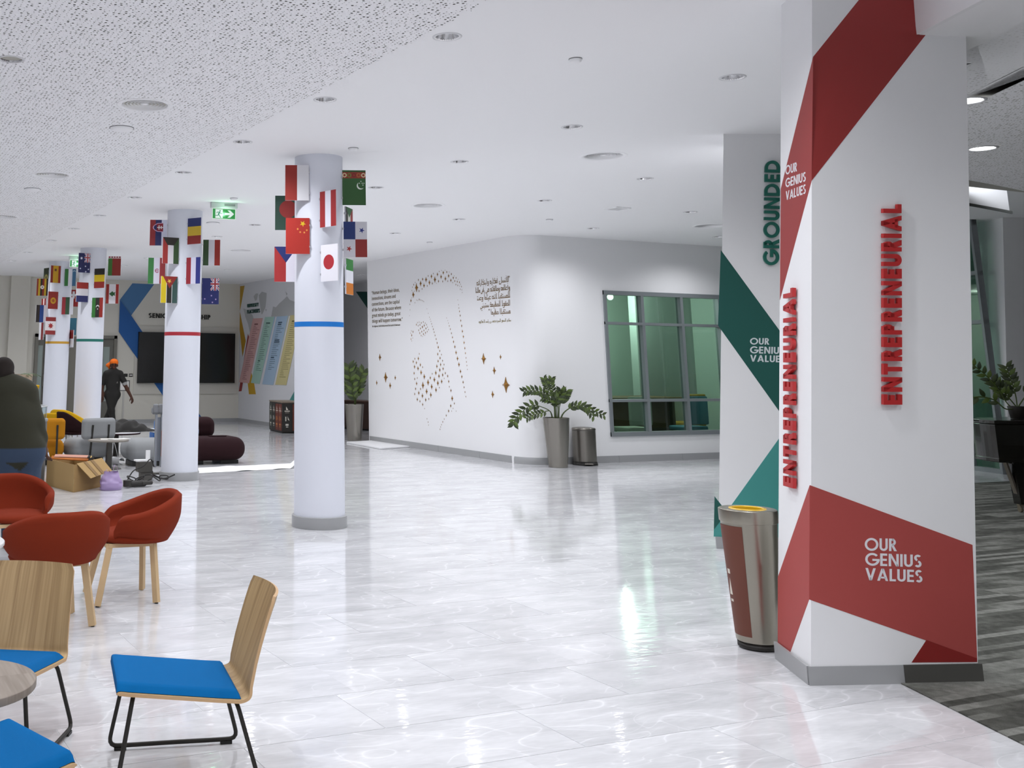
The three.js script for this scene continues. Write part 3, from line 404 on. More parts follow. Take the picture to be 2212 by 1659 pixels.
// ================================================================ ROUND COLUMNS WITH FLAG BOARDS
const COLS = [
  { x: 4.735, z: -10.02, c: 0x1179cf, name: 'blue', flags: [['redwhite', 614, 666, 357, 1, -1, 'red and white halved'], ['bangla', 593, 646, 423, -1, 1, 'dark green with red disc'], ['china', 616, 667, 471, 1, -1, 'red with five yellow stars'], ['czech', 592, 645, 533, -1, 1, 'blue wedge over red and white'], ['austria', 689.5, 721, 412, -1, -1, 'red white red upright bands'], ['japan', 691, 724, 528, -1, -1, 'white with red disc'], ['turkm', 737, 790.5, 368, 1, -1, 'green with ornament strip and crescent'], ['panama', 739, 793, 479, 1, -1, 'quartered blue red and white with two stars'], ['tricolourwedge', 746, 765, 449, 1, 1, 'black white red with green wedge'], ['ireland', 746, 765, 560, 1, 1, 'green white and orange bands']] },
  { x: 4.72, z: -14.54, c: 0xb02c38, name: 'red', flags: [['slovakia', 322, 361, 475, 1, -1, 'red blue white with shield'], ['iran', 319.5, 358, 557, 1, -1, 'green white red with small emblem'], ['kuwait', 355.5, 388, 513, 1, -1, 'red white green with black wedge'], ['mozam', 354, 387, 597, 1, -1, 'yellow black green with red wedge and star'], ['romania', 407, 437, 471, -1, -1, 'blue yellow red stacked bands'], ['netherlands', 406, 437, 556, -1, -1, 'red white blue upright bands'], ['hungary', 437, 476, 518, 1, -1, 'green white red upright bands'], ['newzealand', 436, 475, 601, 1, -1, 'dark blue with corner cross and four stars']] },
  { x: 4.73, z: -20.3, c: 0x1f7468, name: 'green', flags: [['australia', 174.5, 197, 547, 1, -1, 'dark blue with corner cross and white stars'], ['luxembourg', 173, 195, 610, 1, -1, 'red white blue stacked bands'], ['belgium', 207.5, 231.5, 580, -1, -1, 'black yellow red stacked bands'], ['libya', 205, 230, 643, -1, -1, 'green black red with crescent'], ['belarus', 231, 260, 554, 1, -1, 'green and red with patterned top strip'], ['lebanon', 228, 258, 614, 1, -1, 'red white red with green tree']] },
  { x: 4.73, z: -23.39, c: 0xcf9d33, name: 'yellow', flags: [['uganda', 79, 108, 602, 1, -1, 'red yellow black stripes with white disc'], ['afghan', 88, 103, 579, -1, 1, 'dark green and red with seal'], ['estonia', 84, 105, 659, 1, -1, 'black and blue upright bands'], ['latvia', 86, 100, 645, -1, 1, 'maroon with thin white band'], ['spain', 115, 133, 574, 1, -1, 'red yellow red with small crest'], ['kyrgyz', 112, 130, 630, 1, -1, 'red with golden sun'], ['canada', 109, 127.5, 685, 1, -1, 'red white red with leaf'], ['uzbek', 140, 168, 581, 1, -1, 'green white blue with crescent'], ['redgreenwhite', 137, 165, 642, 1, -1, 'red green white upright bands'], ['swiss', 143, 167, 626, -1, 1, 'red with white cross'], ['teal', 139, 164, 687, -1, 1, 'plain teal'], ['whitered', 83.5, 97, 697, -1, 1, 'white and dark red halved'], ['redtop', 150, 163.5, 713, -1, 1, 'red over white']] },
];
const CR = 0.255;
for (const C of COLS) {
  const t = thing('round_column', `round white column with a thin ${C.name} painted band`, 'column', V3(C.x, 0, C.z));
  obj('shaft', cyl(CR, CR, CH + 0.02, 0, (CH + 0.02) / 2, 0, 64), COLW, t);
  obj('painted_band', new THREE.CylinderGeometry(CR + 0.0012, CR + 0.0012, 0.05, 64, 1, true).translate(0, 1.983, 0), M(C.c, 0.5), t);
  obj('plinth_ring', lathe([[CR + 0.001, 0.112], [CR + 0.02, 0.112], [CR + 0.022, 0.108], [CR + 0.022, 0.0005], [CR, 0.0005]], 64), STONE, t);
  const w = 0.246, h = 0.372, rt = AX[0].clone().setY(0).normalize(), fw = V3(-AX[2].x, 0, -AX[2].z).normalize();
  for (const [key, pl, pr, top, near, front, desc] of C.flags) {
    // the board hangs with its inner edge on the column; its two edges are seen at photo columns pl and pr
    const axis = V3(C.x, 2.9, C.z), pa = pix(axis)[0], ppm = FPX / -axis.clone().sub(EYEP).dot(AX[2]), cs = Math.min(1, (pr - pl) / (w * ppm)), sn = Math.sqrt(1 - cs * cs) * near;
    const dir = rt.clone().multiplyScalar(cs).addScaledVector(fw, sn), dl = (pl - pa) / ppm, dr = (pr - pa) / ppm, inL = Math.abs(dl) < Math.abs(dr), d = Math.min(Math.abs(dl), Math.abs(dr));
    const dep = front * (Math.sqrt(Math.max(0, CR * CR - d * d)) + 0.014), mid = V3(C.x, 0, C.z).addScaledVector(rt, (dl + dr) / 2).addScaledVector(fw, dep + (inL ? 1 : -1) * sn * w / 2);
    let lo = 1, hi = 5; for (let q = 0; q < 40; q++) { const m = (lo + hi) / 2; if (pix(mid.clone().setY(m))[1] > top) lo = m; else hi = m; }
    const g = new THREE.BoxGeometry(w, h, 0.014), uv = g.attributes.uv, k = flagKeys.indexOf(key), cx = k % FC, cy = Math.floor(k / FC), e = 0.03;
    for (let i = 16; i < 24; i++) uv.setXY(i, (cx + e + uv.getX(i) * (1 - 2 * e)) / FC, 1 - (cy + e + (1 - uv.getY(i)) * (1 - 2 * e)) / FR);
    const fl = thing('flag_board', `${desc} flag board on the ${C.name} band column`, 'flag', V3(mid.x, lo - h / 2, mid.z), Math.atan2(-dir.z, dir.x)), sg = inL ? -1 : 1;
    const m = obj('printed_panel', g, [BOARDEDGE, BOARDEDGE, BOARDEDGE, BOARDEDGE, FLAGMAT, FLAGMAT], fl);
    for (const s of [-1, 1]) obj('bracket', box(0.012, 0.02, 0.022, sg * (w / 2 + 0.003), s * h * 0.3, 0), M(0xc8c8cc, 0.4, 0.6), fl);
  }
}
// ================================================================ LEANING PILLARS
const LEAN = V3(0.129, CH, 0.324);
function up(p, y) { return p.clone().addScaledVector(LEAN, y / CH); }
{
  const C = V3(4.823, 0, -4.325), Rr = V3(5.70, 0, -4.055), L = V3(5.07, 0, -4.755), B = Rr.clone().add(L).sub(C);
  const rf = plane(C, Rr.clone().sub(C), LEAN), lf = plane(C, L.clone().sub(C), LEAN);
  const t = thing('leaning_pillar', 'white leaning pillar with red painted bands and red raised letters beside the carpet', 'pillar');
  const base = [C, Rr, B, L];
  obj('body', prism(base, base.map(p => up(p, CH + 0.25))), WALL, t);
  const rN = V3().crossVectors(Rr.clone().sub(C), LEAN).normalize(); if (rN.dot(EYEP.clone().sub(C)) < 0) rN.negate();
  const lN = V3().crossVectors(L.clone().sub(C), LEAN).normalize(); if (lN.dot(EYEP.clone().sub(C)) < 0) lN.negate();
  const paint = (f, pts, color, name) => obj(name, slab(pts.map(p => f(...p)), 0.0012), M(color, 0.55), t);
  const tR = (x, y) => f => f;
  paint(rf, [[1757, 122], [1905, -62], [2081, -30], [1999, 76], [1753.5, 390]], 0x9c3331, 'painted_band');
  paint(lf, [[1757, 122], [1753.5, 390], [1685, 648], [1687, 408]], 0x9c3331, 'painted_band');
  paint(lf, [[1749.5, 1048], [1748, 1295], [1707, 1410], [1680.5, 1393], [1680.5, 1247]], 0xb04c48, 'painted_band');
  paint(rf, [[1749.5, 1048], [2100.5, 1177], [2110.5, 1422], [1748, 1295]], 0xb04c48, 'painted_band');
  paint(rf, [[2001, 1382.5], [2110.5, 1422], [2110.6, 1430], [1969, 1431]], 0x8c1f1d, 'painted_band');
  const RED = M(0xba2a2b, 0.45), PRINT = M(0xeceaee, 0.6);
  let p0 = rf(1941.5, 873), p1 = rf(1940, 442), p2 = rf(1901.5, 873);
  letters('ENTREPRENEURIAL', p0, p1, p2.clone().sub(p0), { mat: RED, parent: t, depth: 0.02, t: 0.22, gap: 0.13, out: rN, off: 0.008 });
  p0 = lf(1724, 1056); p1 = lf(1723, 622); p2 = lf(1703, 1050);
  letters('ENTREPRENEURIAL', p0, p1, p2.clone().sub(p0), { mat: RED, parent: t, depth: 0.02, t: 0.22, gap: 0.13, out: lN, off: 0.008 });
  const words = (f, N, rows) => rows.forEach(([s, x0, y0, x1, y1, xc, yc]) => { const a = f(x0, y0), b = f(x1, y1), c = f(xc, yc); letters(s, a, b, c.clone().sub(a), { mat: PRINT, parent: t, depth: 0.001, t: 0.17, gap: 0.11, out: N, off: 0.0014, merged: true, name: 'printed_word' }); });
  words(rf, rN, [['OUR', 1868, 1189, 1936, 1190.5, 1868, 1162], ['GENIUS', 1869, 1221, 1990, 1225.5, 1869, 1194], ['VALUES', 1869, 1253, 1992, 1258, 1869, 1226.5]]);
  words(lf, lN, [['OUR', 1697.5, 378, 1722, 370, 1698, 358.5], ['GENIUS', 1697.5, 405.5, 1741, 391.5, 1698, 386], ['VALUES', 1698, 433, 1741, 418, 1698.5, 413.5]]);
  // stone plinth and the darker carpet-side skirting
  const oC = C.clone().addScaledVector(rN.clone().setY(0), 0.012).addScaledVector(lN.clone().setY(0), 0.012), Mid = C.clone().lerp(Rr, 0.55);
  const off = (p, n) => p.clone().addScaledVector(n.clone().setY(0).normalize(), 0.014), H1 = 0.09, rise = P => P.map(p => p.clone().add(V3(0, H1, 0)));
  const rightStone = [off(C, rN).addScaledVector(lN.clone().setY(0).normalize(), 0.014), off(Mid, rN), Mid.clone(), C.clone()], leftStone = [off(L, lN), off(C, lN), C.clone(), L.clone()];
  obj('stone_plinth', prism(rightStone, rise(rightStone)), STONE, t); obj('stone_plinth', prism(leftStone, rise(leftStone)), STONE, t);
  const e = Rr.clone().sub(C).normalize(), dk = [off(Mid, rN).addScaledVector(rN.clone().setY(0).normalize(), 0.004), off(Rr, rN).addScaledVector(e, 0.02).addScaledVector(rN.clone().setY(0).normalize(), 0.004), Rr.clone().addScaledVector(e, 0.02), Mid.clone()];
  obj('dark_skirting', prism(dk, rise(dk)), M(0x4b4a46, 0.7), t);
}
{
  const A = V3(7.54, 0, -7.63), e = V3(0.91, 0, 0.414), Bq = A.clone().addScaledVector(e, 1.0), dep = V3(0.74, 0, -0.67).multiplyScalar(0.45), LEANG = V3(0.152, CH, 0.298);
  const gf = plane(A, e, LEANG), t = thing('leaning_pillar', 'white leaning pillar with green painted bands and green raised letters', 'pillar');
  const base = [A, Bq, Bq.clone().add(dep), A.clone().add(dep)];
  obj('body', prism(base, base.map(p => p.clone().addScaledVector(LEANG, (CH + 0.2) / CH))), WALL, t);
  const N = V3().crossVectors(e, LEANG).normalize(); if (N.dot(EYEP.clone().sub(A)) < 0) N.negate();
  const paint = (pts, color) => obj('painted_band', slab(pts.map(p => gf(...p)), 0.0012), M(color, 0.55), t);
  paint([[1557, 540], [1700, 736], [1700, 912], [1551, 703]], 0x1b5850); paint([[1542, 1144], [1700, 923], [1700, 1164], [1541.5, 1159]], 0x489a93); paint([[1543.5, 1072], [1571, 1107], [1542, 1144]], 0x1b5850);
  let p0 = gf(1680, 573), p1 = gf(1683, 348), p2 = gf(1647, 572);
  letters('GROUNDED', p0, p1, p2.clone().sub(p0), { mat: M(0x1c6a5c, 0.45), parent: t, depth: 0.02, t: 0.19, gap: 0.12, out: N, off: 0.008 });
  for (const [s, x0, y0, x1, y1, xc, yc] of [['OUR', 1620, 744, 1661, 744.5, 1620.5, 730], ['GENIUS', 1620, 763, 1694, 765, 1620.5, 748], ['VALUES', 1620, 781, 1696, 783, 1620.5, 766.5]]) { const a = gf(x0, y0), b = gf(x1, y1), c = gf(xc, yc); letters(s, a, b, c.clone().sub(a), { mat: M(0xdde4e6, 0.6), parent: t, depth: 0.001, t: 0.18, gap: 0.12, out: N, off: 0.0014, merged: true, name: 'printed_word' }); }
  const n0 = N.clone().setY(0).normalize(), pl = [A.clone().addScaledVector(n0, 0.015).addScaledVector(e, -0.02), Bq.clone().addScaledVector(n0, 0.015), Bq.clone(), A.clone().addScaledVector(e, -0.02)];
  obj('stone_plinth', prism(pl, pl.map(p => p.clone().add(V3(0, 0.1, 0)))), STONE, t);
}
// ================================================================ STAR WALL: mural of gold stars and two quotations
{
  const sp = plane(V3(STARX, 0, -18), V3(0, 0, 1), V3(0, 1, 0));
  const A = [370,383,52,450,300,34,305,522,38,558,223,32,625,280,30,518,342,27,735,222,38,665,158,27,785,118,24,857,165,28,902,84,24,943,203,28,1007,148,24,1052,236,22,1100,187,19,1062,110,16,970,70,17,490,213,20,404,228,15,257,640,21,683,298,16,806,254,19,888,258,15,990,252,13,418,448,16,478,408,13,582,346,13,598,148,13,703,102,12,818,60,11,310,322,14,340,278,9,285,372,10,275,438,9,330,455,9,368,300,9,1155,188,14,1130,250,15,1180,262,15,1223,275,14,1090,282,10,1152,320,13,1190,338,13,1228,350,9,1262,360,11,1245,313,9,1238,414,11,1270,425,9,1278,478,8,1195,215,7,1120,145,7,765,293,8,865,40,8,935,35,8,1020,70,8,335,682,9,370,630,9,390,638,8,422,618,14,453,628,10,480,640,9,500,650,8,515,662,7,275,585,8,237,715,10,240,825,8,230,940,6,366,1118,14,400,1140,12,436,1122,14,388,1078,10,422,1068,10,463,1083,14,502,1065,13,541,1088,11,565,1120,12,522,1136,17,486,1165,20,588,1168,10,445,1196,15,410,1230,13,555,1194,17,605,1218,11,516,1234,15,472,1257,16,433,1286,15,582,1257,13,547,1280,16,504,1306,16,461,1335,13,530,1330,8,488,1352,8,298,1262,16,265,1245,10,250,1286,9,272,1330,18,292,1385,8,258,1406,13,272,1442,8,575,803,7,600,892,7,625,970,8,642,1010,8,655,1053,9,668,1103,11,684,1155,11,702,1210,14,719,1268,13,738,1333,14,758,1405,15,778,1483,17,802,1568,19,830,1642,15,968,985,8,990,1038,7,1004,1087,9,1020,1143,12,1040,1208,14,1063,1289,15,1083,1371,16,1104,1459,19,1131,1560,22,1190,625,7,1203,721,9,1212,788,11,1224,854,14,1237,938,16,1249,1037,17,1266,1143,19,1282,1250,20,1300,1357,20,1315,1476,20,1330,1588,17];
  const B = [720,84,18,748,152,12,711,207,18,778,215,11,753,277,18,797,326,14,717,333,18,762,395,19,823,394,13,696,425,22,748,492,23,807,469,19,677,543,25,733,601,24,799,580,21,847,548,16,889,600,18,826,642,9,651,664,28,578,632,20,613,560,12,713,727,29,782,697,24,538,714,33,471,611,29,447,766,37,603,791,30,680,848,27,739,808,11,512,876,31,588,938,28,437,953,26,414,536,28,358,463,24,296,434,22,399,399,20,440,440,13,363,286,21,301,290,14,272,341,18,329,361,19,381,202,11,288,549,18,299,652,15,345,635,11,333,733,21,314,829,17,402,831,15,371,902,23,299,922,15,345,1018,20,392,1052,16,496,1027,22,551,1010,14,441,1110,18,475,1183,8,907,697,18,918,791,11,948,860,19,970,1000,29,943,1133,20,1009,1090,14,906,1226,18,987,1180,9,864,1306,14,827,1371,10,800,1420,12,778,1472,9,763,1512,9,753,1554,10,1040,1228,8,960,1228,8,518,1365,9,537,1424,10,546,1478,8,1018,75,19,1040,180,23,1066,286,25,1092,393,26,1119,516,23,1143,611,20,1165,710,18,1184,802,14,1199,887,13,1214,968,11,1196,102,16,1207,190,14,1217,274,11,1225,346,11,1234,411,10,1242,481,8];
  const list = [];
  for (let i = 0; i < A.length; i += 3) list.push([860 + A[i] / 9.219, 580 + A[i + 1] / 9.219, A[i + 2] / 9.219]);
  for (let i = 0; i < B.length; i += 3) list.push([860 + B[i] / 8.294, 740 + B[i + 1] / 8.294, B[i + 2] / 8.294]);
  for (const s of [[821, 772, 4.5], [833.5, 815, 6.5], [854, 816, 3], [814, 827, 3], [843, 833, 4], [1045, 775, 7], [1081.5, 771, 3.2], [1068, 800.5, 5], [1093.5, 831.5, 10], [1064.5, 852, 4.6]]) list.push(s);
  // a raised four-pointed star with a ridge to every tip
  const pos = [], tips = [[1, 0], [0, 1.5], [-1, 0], [0, -1.5]], cv = 0.26;
  for (let k = 0; k < 4; k++) { const a = tips[k], b = tips[(k + 1) % 4], rim = [a]; for (let i = 1; i <= 4; i++) { const t = i / 4, m = [(Math.sign(a[0] + b[0])) * cv, (Math.sign(a[1] + b[1])) * cv]; rim.push([(1 - t) * (1 - t) * a[0] + 2 * t * (1 - t) * m[0] * 0.55 + t * t * b[0], (1 - t) * (1 - t) * a[1] + 2 * t * (1 - t) * m[1] * 0.55 + t * t * b[1]]); } for (let i = 0; i < 4; i++) { const p = rim[i], q = rim[i + 1]; pos.push(p[0], p[1], 0.1, q[0], q[1], 0.1, 0, 0, 0.5); pos.push(p[0], p[1], 0, q[0], q[1], 0, q[0], q[1], 0.1, p[0], p[1], 0, q[0], q[1], 0.1, p[0], p[1], 0.1); } }
  const sg = new THREE.BufferGeometry(); sg.setAttribute('position', new THREE.Float32BufferAttribute(pos, 3)); sg.setAttribute('uv', new THREE.Float32BufferAttribute(new Float32Array(pos.length / 3 * 2), 2)); sg.computeVertexNormals(); sg.rotateY(-Math.PI / 2);
  const GOLD = M(0x8a6434, 0.28, 1), t = thing('star_mural', 'mural of raised gold four-pointed stars scattered over the white wall', 'wall mural');
  for (const [px, py, r] of list) { const p = sp(px, py), ppm = FPX / -p.clone().sub(EYEP).dot(AX[2]), m = obj('star', sg, GOLD, t), k = r / ppm * 1.12; m.position.set(STARX - 0.001, p.y, p.z); m.scale.set(k, k, k * 1.25); }
  // quotations: cut lettering as a print on the wall
  function wallText(name, label, c, draw) {
    const tx = canvasTex(768, 512, draw), o = thing(name, label, 'lettering'), pts = c.map(q => V3(STARX - 0.0015, q[1], q[0]));
    const g = slab(pts, 0.001, [0, 1, 3]); obj('lettering', g, M(0xffffff, 0.5, 0, { map: tx, alphaTest: 0.5 }), o);
  }
  const q0 = sp(801, 626), q1 = sp(875, 712), zl = q0.z, zr = q1.z;
  wallText('english_quotation', 'English quotation in bronze letters left of the star mural', [[zl, 2.31], [zr, 2.31], [zr, 3.12], [zl, 3.12]], (g, w, h) => {
    g.clearRect(0, 0, w, h); g.fillStyle = '#6b5a38'; g.textBaseline = 'alphabetic';
    ['\u201CHuman beings, their ideas,', 'innovations, dreams and', 'connections, are the capital', 'of the future. Because where', 'great minds go today, great', 'things will happen tomorrow.\u201D'].forEach((s, i) => { g.font = 'bold 60px sans-serif'; g.save(); const ww = [645, 560, 640, 672, 655, 700][i]; g.translate(22, 62 + i * 75); g.scale(ww / g.measureText(s).width, 1); g.fillText(s, 0, 0); g.restore(); });
    g.font = 'bold 30px sans-serif'; g.fillStyle = '#57492f'; const s = 'His Highness Sheikh Mohammed Bin Rashid Al Maktoum'; g.save(); g.translate(25, 494); g.scale(640 / g.measureText(s).width, 1); g.fillText(s, 0, 0); g.restore();
  });
  // square-cut Arabic drawn stroke by stroke, right to left
  const AR = { A: [0.28, 0], L: [0.3, 1], b: [0.34, 1], t: [0.34, 1], n: [0.34, 1], y: [0.34, 1], c: [0.34, 1], S: [0.8, 1], M: [0.46, 1], H: [0.5, 1], h: [0.55, 0], W: [0.5, 0], R: [0.34, 0], D: [0.42, 0], K: [0.62, 1], F: [0.46, 1], Q: [0.46, 1], E: [0.5, 1], J: [0.56, 1], Z: [0.7, 1], T: [0.55, 0], Y: [0.66, 0], N: [0.6, 0], V: [0.7, 0], O: [0.3, 0], ' ': [0.3, 0], q: [0.25, 0] };
  function arabic(g, s, xr, y, em, wtot) {
    let tot = 0; for (const c of s) tot += AR[c][0]; const k = wtot / tot, lw = em * 0.13; let x = xr; g.lineWidth = lw; g.lineCap = 'butt';
    const ln = (...p) => { g.beginPath(); for (let i = 0; i < p.length; i += 2) g.lineTo(p[i], p[i + 1]); g.stroke(); }, dot = (dx, dy) => g.fillRect(dx - lw * 0.5, dy - lw * 0.5, lw, lw), bx = (a, b, w, hh) => g.strokeRect(a, b, w, hh);
    for (const c of s) {
      const w = AR[c][0] * k, x1 = x - w, m = x - w / 2;
      if (AR[c][1]) ln(x + 1, y, x1 - 1, y);
      if (c === 'A') ln(m, y + lw / 2, m, y - em * 0.95); if (c === 'O') { ln(m, y + lw / 2, m, y - em * 0.8); dot(m, y - em * 1.05); }
      if (c === 'L') ln(m, y, m, y - em * 0.95); if ('btnyc'.includes(c)) ln(m, y, m, y - em * 0.32);
      if (c === 'b') dot(m, y + em * 0.28); if (c === 'n') dot(m, y - em * 0.58); if (c === 't') { dot(m - lw * 0.7, y - em * 0.58); dot(m + lw * 0.7, y - em * 0.58); } if (c === 'c') { dot(m - lw * 0.7, y - em * 0.58); dot(m + lw * 0.7, y - em * 0.58); dot(m, y - em * 0.8); } if (c === 'y') { dot(m - lw * 0.7, y + em * 0.28); dot(m + lw * 0.7, y + em * 0.28); }
      if (c === 'S') for (const f of [0.15, 0.5, 0.85]) ln(x - w * f, y, x - w * f, y - em * 0.34);
      if (c === 'M') bx(x1 + w * 0.2, y - em * 0.36, w * 0.6, em * 0.36); if ('Hh'.includes(c)) bx(x1 + w * 0.18, y - em * 0.42, w * 0.66, em * 0.42); if (c === 'T') { bx(x1 + w * 0.18, y - em * 0.42, w * 0.66, em * 0.42); dot(m - lw * 0.7, y - em * 0.7); dot(m + lw * 0.7, y - em * 0.7); }
      if (c === 'W') { bx(x1 + w * 0.35, y - em * 0.36, w * 0.5, em * 0.34); ln(x - w * 0.15, y, x - w * 0.2, y + em * 0.26, x1, y + em * 0.3); } if (c === 'R') ln(m, y - em * 0.25, m, y + em * 0.2, x1, y + em * 0.3); if (c === 'D') ln(m + w * 0.2, y - em * 0.4, m + w * 0.2, y, x1, y);
      if (c === 'K') { ln(x - w * 0.1, y, x - w * 0.1, y - em * 0.4, x1 + w * 0.2, y - em * 0.4, x - w * 0.3, y - em * 0.9); } if ('FQ'.includes(c)) { bx(x1 + w * 0.25, y - em * 0.42, w * 0.5, em * 0.4); dot(m, y - em * 0.68); if (c === 'Q') dot(m + lw * 1.4, y - em * 0.68); }
      if (c === 'E') ln(x1, y, x1 + w * 0.25, y - em * 0.36, x - w * 0.25, y - em * 0.36, x, y); if (c === 'J') ln(x - w * 0.05, y - em * 0.4, x1 + w * 0.3, y - em * 0.4, x1 + w * 0.1, y); if (c === 'Z') { bx(x1 + w * 0.15, y - em * 0.36, w * 0.6, em * 0.36); ln(x1 + w * 0.3, y, x1 + w * 0.3, y - em * 0.95); dot(m, y - em * 0.62); }
      if (c === 'Y') { ln(x + 1, y, x - w * 0.3, y - em * 0.1, x - w * 0.3, y + em * 0.2, x1, y + em * 0.3, x1, y); dot(m - lw, y + em * 0.55); dot(m + lw, y + em * 0.55); } if (c === 'N') { ln(x + 1, y, x - w * 0.1, y + em * 0.28, x1 + w * 0.1, y + em * 0.28, x1 + w * 0.1, y - em * 0.25); dot(m, y - em * 0.2); } if (c === 'V') { ln(x, y, x - w * 0.1, y - em * 0.34, x - w * 0.3, y, x - w * 0.5, y, x - w * 0.5, y + em * 0.28, x1, y + em * 0.28, x1, y); } if (c === 'q') { ln(m - lw, y - em * 0.95, m - lw, y - em * 0.7); ln(m + lw, y - em * 0.95, m + lw, y - em * 0.7); }
      x = x1;
    }
  }
  const a0 = sp(1026, 600), a1 = sp(1106, 690);
  wallText('arabic_quotation', 'Arabic quotation in bronze letters right of the star mural', [[a0.z, 2.27], [a1.z, 2.27], [a1.z, 3.08], [a0.z, 3.08]], (g, w, h) => {
    g.clearRect(0, 0, w, h); g.strokeStyle = g.fillStyle = '#7a5f34';
    [['qALOnSAN OFKARh WAbtKARAth', 720], ['WOJLAMh WELAQAth HY ROV MALnA', 748], ['LLMStQbL LOnh JycMA WJDt', 715], ['ALEQWL ALEZyMT StbnY', 640], ['MStQbLA EZyMA q', 460]].forEach(([s, ww], i) => arabic(g, s, 752 - i * 2, 66 + i * 84, 62, ww));
    g.strokeStyle = g.fillStyle = '#8a7a3a'; arabic(g, 'SAJb ALSMW ALSyJ MJMD bN RASD AL MKtWM', 745, 487, 34, 690);
  });
}
// ================================================================ BACK WALL: screen, chevrons, lettering, doors
{
  const sw = plane(V3(0, 0, SCRZ), V3(1, 0, 0), V3(0, 1, 0)), at = (px, py, d = 0) => { const p = sw(px, py); p.z = SCRZ + d; return p; };
  const tv = thing('wall_screen', 'large black video screen on the beige back wall', 'screen', V3(9.18, 1.7, SCRZ + 0.08));
  obj('panel', box(2.72, 1.3, 0.06, 0, 0, 0), M(0x11110f, 0.22), tv); obj('bezel', [box(2.76, 0.02, 0.07, 0, 0.66, 0), box(2.76, 0.02, 0.07, 0, -0.66, 0), box(0.02, 1.34, 0.07, -1.37, 0, 0), box(0.02, 1.34, 0.07, 1.37, 0, 0)], BLACK, tv); obj('wall_mount', box(1.2, 0.6, 0.04, 0, 0, -0.045), DARKMETAL, tv);
  const ch = thing('blue_chevron', 'two-tone blue chevron painted on the beige back wall', 'wall graphic');
  obj('upper_arm', slab([[258.5, 648], [286, 612], [333, 614], [283, 682]].map(p => at(...p, 0.001)), 0.0015), M(0x4a78a6, 0.6), ch);
  obj('lower_arm', slab([[258.5, 648], [283, 682], [437, 905], [386, 905], [256, 717]].map(p => at(...p, 0.0305)), 0.001), M(0x1b5a9e, 0.6), ch);
  const t = thing('wall_lettering', 'black raised words SENIOR LEADERSHIP above the screen', 'lettering');
  letters('SENIOR LEADERSHIP', at(321, 686.5), at(454, 690.5), V3(0, 0.125, 0), { mat: M(0x26241f, 0.5), parent: t, depth: 0.02, t: 0.2, gap: 0.13, out: V3(0, 0, 1), off: 0.004 });
  const door = (n, l, r, top, glassy) => { const d = structGroup('door_' + n), a = at(l, 800), b = at(r, 800), y = at((l + r) / 2, top).y, w = b.x - a.x, x = (a.x + b.x) / 2; const FR2 = M(0x77756c, 0.5); obj('leaf', box(w - 0.14, y - 0.08, 0.04, x, (y - 0.08) / 2, SCRZ + 0.02), M(glassy ? 0x6c6b63 : 0x807d73, 0.5), d); obj('jamb', box(0.08, y, 0.1, a.x + 0.04, y / 2, SCRZ + 0.05), FR2, d); obj('jamb', box(0.08, y, 0.1, b.x - 0.04, y / 2, SCRZ + 0.05), FR2, d); obj('head', box(w, 0.08, 0.1, x, y - 0.04, SCRZ + 0.05), FR2, d); if (glassy) { obj('vision_panel', box(w * 0.36, y * 0.62, 0.01, x - w * 0.08, y * 0.56, SCRZ + 0.045), M(0x9aa6a0, 0.1), d); obj('handle', rod([x + w * 0.2, 0.95, SCRZ + 0.08], [x + w * 0.2, 1.25, SCRZ + 0.08], 0.012), STEEL, d); } };
  door(1, 72, 101, 721, true); door(2, 140, 172, 727, false); door(3, 212, 249, 725, true);
  for (const [px, l] of [[271.5, 'black square switch plate on the wall beside the screen'], [282.5, 'black framed socket plate on the wall beside the screen']]) { const p = at(px, 810.5), s = thing('wall_plate', l, 'switch', V3(p.x, p.y, SCRZ)); obj('plate', box(0.1, 0.08, 0.012, 0, 0, 0.006), BLACK, s); if (px > 280) obj('insert', box(0.07, 0.035, 0.006, 0, 0, 0.012), M(0xd8d6d0, 0.6), s); else obj('button', box(0.05, 0.05, 0.005, 0, 0, 0.013), M(0x2a2824, 0.5), s); }
}
